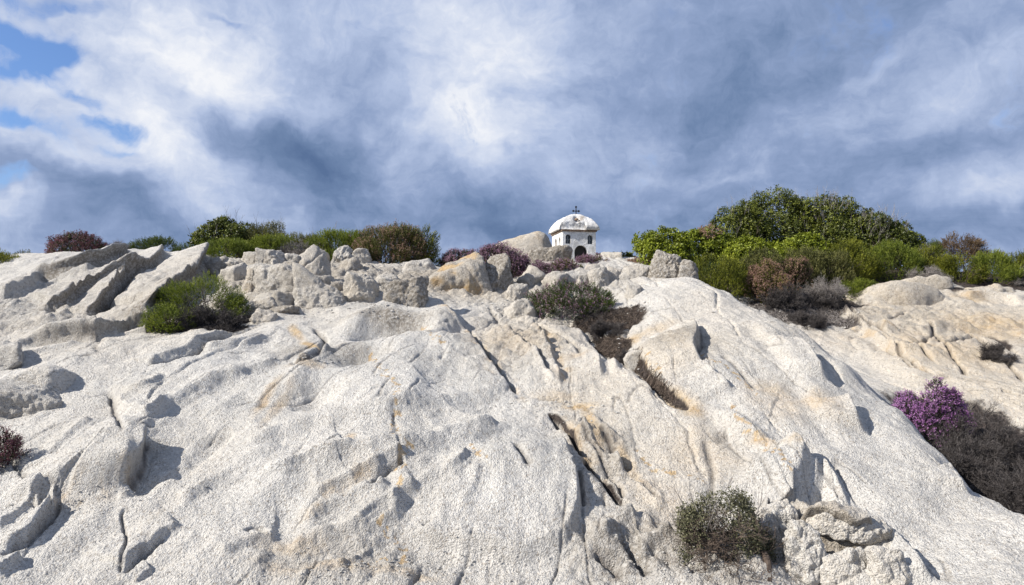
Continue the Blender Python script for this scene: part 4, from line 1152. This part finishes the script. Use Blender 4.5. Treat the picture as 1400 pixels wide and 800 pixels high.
# left part of the crest
bush('green heath bush cut by the left edge of the picture', -40, 342, 30, 372, ('erica', 'erica'), 101, d=10.2, group=GL_, size=1.2, upb=1.2)
bush('small dark distant bush on the skyline near the left edge', 18, 337, 52, 350, ('erica', 'olive'), 102, d=13.5, group=GL_, size=1.5)
bush('wine-coloured heather behind the topmost tilted slab on the left', 68, 318, 148, 362, ('heather', 'heather'), 103, d=10.9, group=GL_, flower='wine', fl=.6, size=1.3)
bush('thin leafless grey shrub between the wine-coloured heather and a rounded dark bush', 146, 322, 192, 350, ('twigs', 'grey'), 104, d=11.2, group=GL_)
bush('rounded dark green bush behind the long tilted slabs', 182, 322, 242, 352, ('erica', 'erica_dark'), 105, d=11.2, group=GL_, size=1.3)
bush('broad-leaved dark green bush, tallest on the left crest, with bare twigs on top', 266, 297, 352, 345, ('leafy', 'oak'), 106, d=11.6, group=GL_, bare=26, size=1.3)
bush('olive-brown rounded bush right of the broad-leaved one on the left crest', 332, 299, 394, 348, ('erica', 'olive'), 107, d=11.6, group=GL_, dens=1.6, bare=8, size=1.3)
bush('low yellow-green bush below the broad-leaved one on the left crest', 270, 322, 345, 356, ('erica', 'yellowish'), 108, d=10.7, group=GL_, size=1.2, upb=.4)
bush('low yellow-green bush below the rounded olive-brown one', 338, 318, 408, 350, ('erica', 'yellowish'), 109, d=10.9, group=GL_, size=1.2, upb=.4)
bush('dry grey low bush between the yellow-green ones and the long heath bush', 366, 320, 452, 354, ('twigs', 'grey'), 110, d=10.9, group=GL_)
bush('olive low bush behind the dry grey one', 378, 316, 456, 350, ('erica', 'olive'), 111, d=11.3, group=GL_, dens=1.5, size=1.2)
bush('bright green feathery heath bush, left end of the long hedge-like row left of the shrine', 420, 311, 516, 358, ('erica', 'yellowish'), 112, d=10.9, group=GL_, dens=1.4, size=1.3, upb=1.3, bare=8)
bush('big olive heath bush dotted with pink, left of the small dark top-knotted one', 478, 305, 582, 364, ('erica', 'olive'), 113, d=10.7, group=GL_, flower='dull_pink', fl=.15, dens=1.6, size=1.3, upb=1.3, bare=10)
bush('dark green bush with a small top-knot at the right end of the row', 545, 308, 602, 362, ('erica', 'erica'), 114, d=10.9, group=GL_, size=1.3)
bush('dry brown scrubby bush between the row and the purple heather', 598, 338, 645, 364, ('twigs', 'bark'), 115, d=11.0, group=GL_)
bush('small faded heather behind the peak of the orange-stained boulder', 606, 340, 662, 368, ('heather', 'heather'), 116, d=10.9, group=GL_, flower='pink', fl=.7, size=1.2)
# around the shrine
GS = 'heathers around the shrine'
bush('largest purple heather, right behind the orange-stained boulder', 640, 333, 727, 394, ('heather', 'heather'), 120, d=10.0, group=GS, flower='pink', fl=.8, size=1.3)
bush('pale pink heather on the slope just below the left of the shrine', 714, 357, 766, 390, ('heather', 'heather'), 121, d=9.9, group=GS, flower='pink', fl=.8, size=1.1)
bush('small grey-green heather in front of the left corner of the shrine', 752, 352, 792, 376, ('heather', 'olive'), 122, d=10.2, group=GS, flower='pink', fl=.35, size=1.1)
bush('small heather growing against the dark doorway of the shrine', 788, 345, 828, 370, ('heather', 'olive'), 123, d=10.6, group=GS, flower='pink', fl=.75, size=1.1)
bush('dark green heather with a dead grey skirt, above the soil gully below the shrine', 722, 378, 838, 448, ('heather', 'erica_dark'), 124, d=8.25, group=GS, flower='pink', fl=.12, size=1.0, dead=(.25, .22, .7, .25, 120, 'dead'))
bush('small dark green bush on the skyline just right of the shrine', 834, 342, 866, 366, ('leafy', 'oak'), 125, d=11.6, group=GS, size=1.2)
bush('low brownish heather between the small skyline bush and the leafy green mass', 856, 350, 905, 372, ('heather', 'brown'), 126, d=10.8, group=GS, flower='dull_pink', fl=.5, size=1.1)
# right mass
bush('bright leafy bush at the left end of the big green mass', 866, 306, 948, 372, ('leafy', 'bright'), 130, d=10.6, group=GR_, size=1.3)
bush('bright leafy bush with a spray of reddish new leaves on top', 925, 309, 1008, 372, ('leafy', 'bright'), 131, d=10.9, group=GR_, size=1.3, extra=(.0, -.5, .85), bare=6)
bush('dark leafy shrub, left shoulder of the tallest crown, with a bare branch reaching left', 962, 274, 1052, 350, ('leafy', 'oak'), 132, d=11.6, group=GR_, size=1.08, bare=50)
bush('tallest dark leafy shrub on the right skyline', 1005, 258, 1118, 350, ('leafy', 'oak'), 133, d=11.9, group=GR_, size=1.08, bare=80)
bush('dark leafy shrub full of grey twigs, right of the tallest one', 1072, 264, 1180, 352, ('leafy', 'oak'), 134, d=11.9, group=GR_, size=1.08, bare=190)
bush('dark leafy shrub with pale bare twigs, on the falling skyline', 1135, 282, 1230, 352, ('leafy', 'oak'), 135, d=11.8, group=GR_, size=1.08, bare=130)
bush('last dark leafy shrub at the right end of the tall group', 1180, 298, 1256, 354, ('leafy', 'oak'), 136, d=11.8, group=GR_, size=1.08, bare=70)
bush('bright leafy bush in front of the tallest shrub', 975, 320, 1080, 378, ('leafy', 'bright'), 137, d=10.7, group=GR_, size=1.25)
bush('bright leafy bush in front of the twig-filled dark shrub', 1050, 320, 1150, 376, ('leafy', 'bright'), 138, d=10.9, group=GR_, size=1.25)
bush('deep green feathery heath bush right of the jagged grey peak', 945, 342, 1022, 402, ('erica', 'erica'), 139, d=9.6, group=GR_, size=1.25, upb=1.4)
bush('feathery heath bush mixed with brown, above the faded pink heather', 1008, 338, 1078, 392, ('erica', 'olive'), 140, d=10.1, group=GR_, size=1.25, upb=1.3)
bush('faded pink-brown heather left of the dry grey bushes', 1018, 356, 1078, 400, ('heather', 'erica'), 141, d=9.6, group=GR_, flower='dull_pink', fl=.8, size=1.15)
bush('olive feathery heath bush behind the dry grey bushes', 1065, 335, 1135, 390, ('erica', 'olive'), 142, d=10.4, group=GR_, size=1.25, upb=1.3)
bush('broad green heath bush above the rounded tan rock end', 1120, 326, 1198, 396, ('erica', 'erica'), 143, d=10.7, group=GR_, size=1.25, upb=1.3)
bush('tall yellow-green heath bush below the last dark leafy shrub', 1180, 322, 1258, 388, ('erica', 'yellowish'), 144, d=10.9, group=GR_, size=1.25, upb=1.4)
bush('dark grey dead bush hanging over the left of the soil patch', 1028, 376, 1105, 424, ('twigs', 'dead'), 145, d=9.4, group=GR_, dmul=.9)
bush('pale grey dead bush over the right of the soil patch', 1092, 362, 1162, 420, ('twigs', 'grey'), 146, d=9.7, group=GR_, dmul=.9)
bush('dead dark scrub beneath the pale grey dead bush', 1085, 385, 1155, 424, ('twigs', 'dead'), 147, d=9.6, group=GR_, dmul=.9)
bush('small bright green tuft at the top of the rounded tan rock end', 1148, 378, 1196, 402, ('erica', 'yellowish'), 148, d=10.2, group=GR_, size=1.0)
bush('grey-brown thin bush between the tall group and the round brown dome', 1240, 316, 1296, 358, ('twigs', 'grey'), 149, d=11.6, group=GR_)
bush('round brown dome-shaped bush on the right skyline', 1278, 318, 1348, 358, ('erica', 'brown'), 150, d=11.9, group=GR_, size=1.2, upb=.2)
bush('green heath bush under the grey-brown thin bush', 1238, 334, 1300, 384, ('erica', 'erica'), 151, d=11.2, group=GR_, size=1.2, upb=1.0)
bush('dry grey fallen scrub at the top of the tan slab', 1228, 356, 1296, 388, ('twigs', 'grey'), 152, d=10.7, group=GR_)
bush('green heath bush below the round brown dome', 1282, 344, 1346, 390, ('erica', 'erica'), 153, d=10.9, group=GR_, size=1.2, upb=1.0)
bush('wide green heath bush near the right end of the crest', 1324, 342, 1392, 392, ('erica', 'yellowish'), 154, d=10.8, group=GR_, size=1.2, upb=1.0)
bush('green bush cut by the right edge of the picture', 1368, 340, 1450, 396, ('erica', 'erica'), 155, d=11.2, group=GR_, size=1.2)
bush('grey dry bush at the right edge in front of the green one', 1378, 352, 1440, 398, ('twigs', 'grey'), 156, d=10.6, group=GR_)
bush('dark scrub filling the gap under the bright leafy bushes', 950, 352, 1020, 384, ('erica', 'erica_dark'), 170, d=10.2, group=GR_, size=1.2)
bush('brownish heather mixed into the green mass, above the soil patch', 1058, 348, 1108, 384, ('heather', 'olive'), 171, d=10.1, group=GR_, flower='dull_pink', fl=.4, size=1.2)
bush('olive heath bush behind the small bright green tuft on the tan rock end', 1100, 340, 1170, 388, ('erica', 'olive'), 172, d=10.5, group=GR_, size=1.25, upb=1.3)
bush('dark green heath bush in the dip left of the round brown dome', 1232, 326, 1290, 366, ('erica', 'erica_dark'), 173, d=11.6, group=GR_, size=1.25)
bush('olive heath bush right of the round brown dome', 1338, 338, 1380, 376, ('erica', 'olive'), 174, d=11.5, group=GR_, size=1.25)
bush('dark heath bush between the rounded dark bush and the broad-leaved one', 236, 332, 280, 354, ('erica', 'erica_dark'), 175, d=11.2, group=GL_, size=1.2)
bush('low dead scrub on the dark soil right below the dark green heather', 800, 428, 862, 462, ('twigs', 'dead'), 180, dmul=.8)
bush('thin dead scrub in the narrow lower part of the soil gully', 846, 470, 884, 500, ('twigs', 'dead'), 181, dmul=.8)
bush('low dead scrub on the front edge of the dark soil right of the pale dome', 1070, 418, 1130, 446, ('twigs', 'dead'), 182, dmul=.8, d=9.0)
# plants on the slope
bush('bright green heath bush with a dead dark skirt, in front of the tilted slabs', 214, 372, 328, 448, ('erica', 'yellowish'), 160, d=7.75, size=1.0, upb=.6, dmul=.5)
bush('low bright green heath cushion at the foot of the tilted slabs', 196, 412, 258, 452, ('erica', 'yellowish'), 176, d=7.4, size=1.0, upb=.6, dmul=.6)
bush('mat of dead dark stems right of the bright green bush by the tilted slabs', 225, 396, 352, 456, ('twigs', 'dead'), 161, d=7.5, dmul=.5)
bush('dark purple-flowered heather cut by the left edge, below the loose blocks', -38, 578, 30, 650, ('heather', 'heather'), 162, d=4.9, flower='wine', fl=.6, size=.8)
bush('vivid violet flowering heather on the right slope', 1226, 516, 1318, 566, ('heather', 'heather'), 163, d=6.25, flower='purple', fl=.92, size=.9, dmul=.6, upb=.2, dens=1.3)
bush('dark dead heather bush, upper one right of the violet flowers', 1252, 514, 1394, 612, ('twigs', 'dead'), 164, d=6.0, dmul=.7, dens=2)
bush('dark dead heather bush in the middle of the right-hand thicket', 1244, 556, 1372, 650, ('twigs', 'dead'), 165, d=5.7, dmul=.7)
bush('dead heather bush cut by the right edge, lowest of the thicket', 1318, 590, 1440, 684, ('twigs', 'dead'), 166, d=5.35, dmul=.7)
bush('small dry tuft in a crack of the tan rock at the right edge', 1343, 458, 1382, 494, ('twigs', 'dead'), 167, dmul=.6)
bush('stunted grey-green bush with a gnarled bare trunk, alone on the lower right slope', 928, 652, 1046, 800, ('leafy', 'juniper'), 168, d=4.1, size=.5, dmul=.6, clumps=24, dens=.75, bare=30, dead=(.1, .35, .8, .3, 110, 'bark'), name='gnarled_bush')
bush('small rusty-brown tuft at the foot of the gnarled grey-green bush', 920, 760, 962, 784, ('erica', 'brown'), 169, d=4.15, size=.55)

# trunk of the gnarled bush, bare and twisted, rooted right of the crown
TR = bpy.data.objects['gnarled_bush']
p0 = unproject(1052, 790, ZF); p1 = unproject(1030, 725, ZF)
def W3(p, dz): return np.array([p[0], p[1], height(p[0], p[1]) + dz]) - np.array(TR.location)
Rg = np.random.default_rng(5)
pts = np.array([W3(p0, -.03), W3(p0 * .7 + p1 * .3, .02) + [.012, 0, 0], W3(p0 * .4 + p1 * .6, .05) - [.012, 0, 0], W3(p1, .10), W3(p1, .14) + [-.07, -.01, .0], W3(p1, .16) + [-.14, 0, .03]])
pp = spline(pts, 5); rr = np.interp(np.arange(len(pp)), [0, 8, len(pp) - 1], [.024, .018, .008])
V, Fq = tubes(pp[:-1], pp[1:], rr[:-1], rr[1:], 8)
part('trunk', V, Fq, Rg.uniform(.1, .7, len(V)), PAL['bark'], TR, 'bare twisted brown trunk')

# fallen twigs and bark on the bare soil
def litter(name, label, cat, areas, n, seed, pal):
    R = np.random.default_rng(seed); P0, P1 = [], []
    X = []
    for (px, py, rx, ry) in areas:
        c = unproject(px, py, ZF)
        X.append(np.stack([c[0] + R.normal(size=n) * rx * .55, c[1] + R.normal(size=n) * ry * .55], 1))
    X = np.concatenate(X)
    z = np.array([height(a, b) for a, b in X])
    j = np.clip(np.searchsorted(ys, X[:, 1]), 0, len(ys) - 1); i = np.clip(np.searchsorted(us, X[:, 0] / X[:, 1]), 0, NU - 1)
    ok = soil[j, i] > .5; X, z = X[ok], z[ok]
    a = R.uniform(0, 2 * math.pi, len(X)); L = R.uniform(.015, .06, len(X))
    d = np.stack([np.cos(a), np.sin(a), R.normal(size=len(X)) * .15], 1) * L[:, None]
    z2 = np.array([height(p[0] + q[0], p[1] + q[1]) for p, q in zip(X, d)])
    p0 = np.stack([X[:, 0], X[:, 1], z + .006], 1); p1 = np.stack([X[:, 0] + d[:, 0], X[:, 1] + d[:, 1], z2 + .008 + np.abs(R.normal(size=len(X))) * .01], 1)
    r = R.uniform(.0012, .004, len(X)); V, Fq = tubes(p0, p1, r, r * .6)
    me = bpy.data.meshes.new(name); fill(me, V, Fq, {'rnd': np.repeat(R.uniform(0, 1, len(X)) ** 1.6, 6)}, False)
    link(name, me, PAL[pal], kind='stuff', label=label, cat=cat)
litter('twig_litter', 'dark fallen twigs and peat in the soil gully below the shrine', 'twig litter', [(845, 440, .5, .4), (810, 440, .4, .4), (830, 475, .25, .35), (865, 500, .12, .3), (900, 528, .12, .25)], 2200, 51, 'bark')
litter('dry_litter', 'grey twigs and bark scattered on the dark soil right of the pale dome', 'twig litter', [(1100, 438, .7, .4), (1060, 425, .5, .4), (1140, 440, .4, .3), (1110, 425, .7, .4)], 2200, 52, 'grey')
litter('dead_stems', 'dead stems lying under the bushes on the left and right slopes', 'twig litter', [(270, 448, .7, .2), (320, 440, .35, .2), (1320, 600, .6, .8), (1390, 655, .3, .5)], 1800, 53, 'dead')
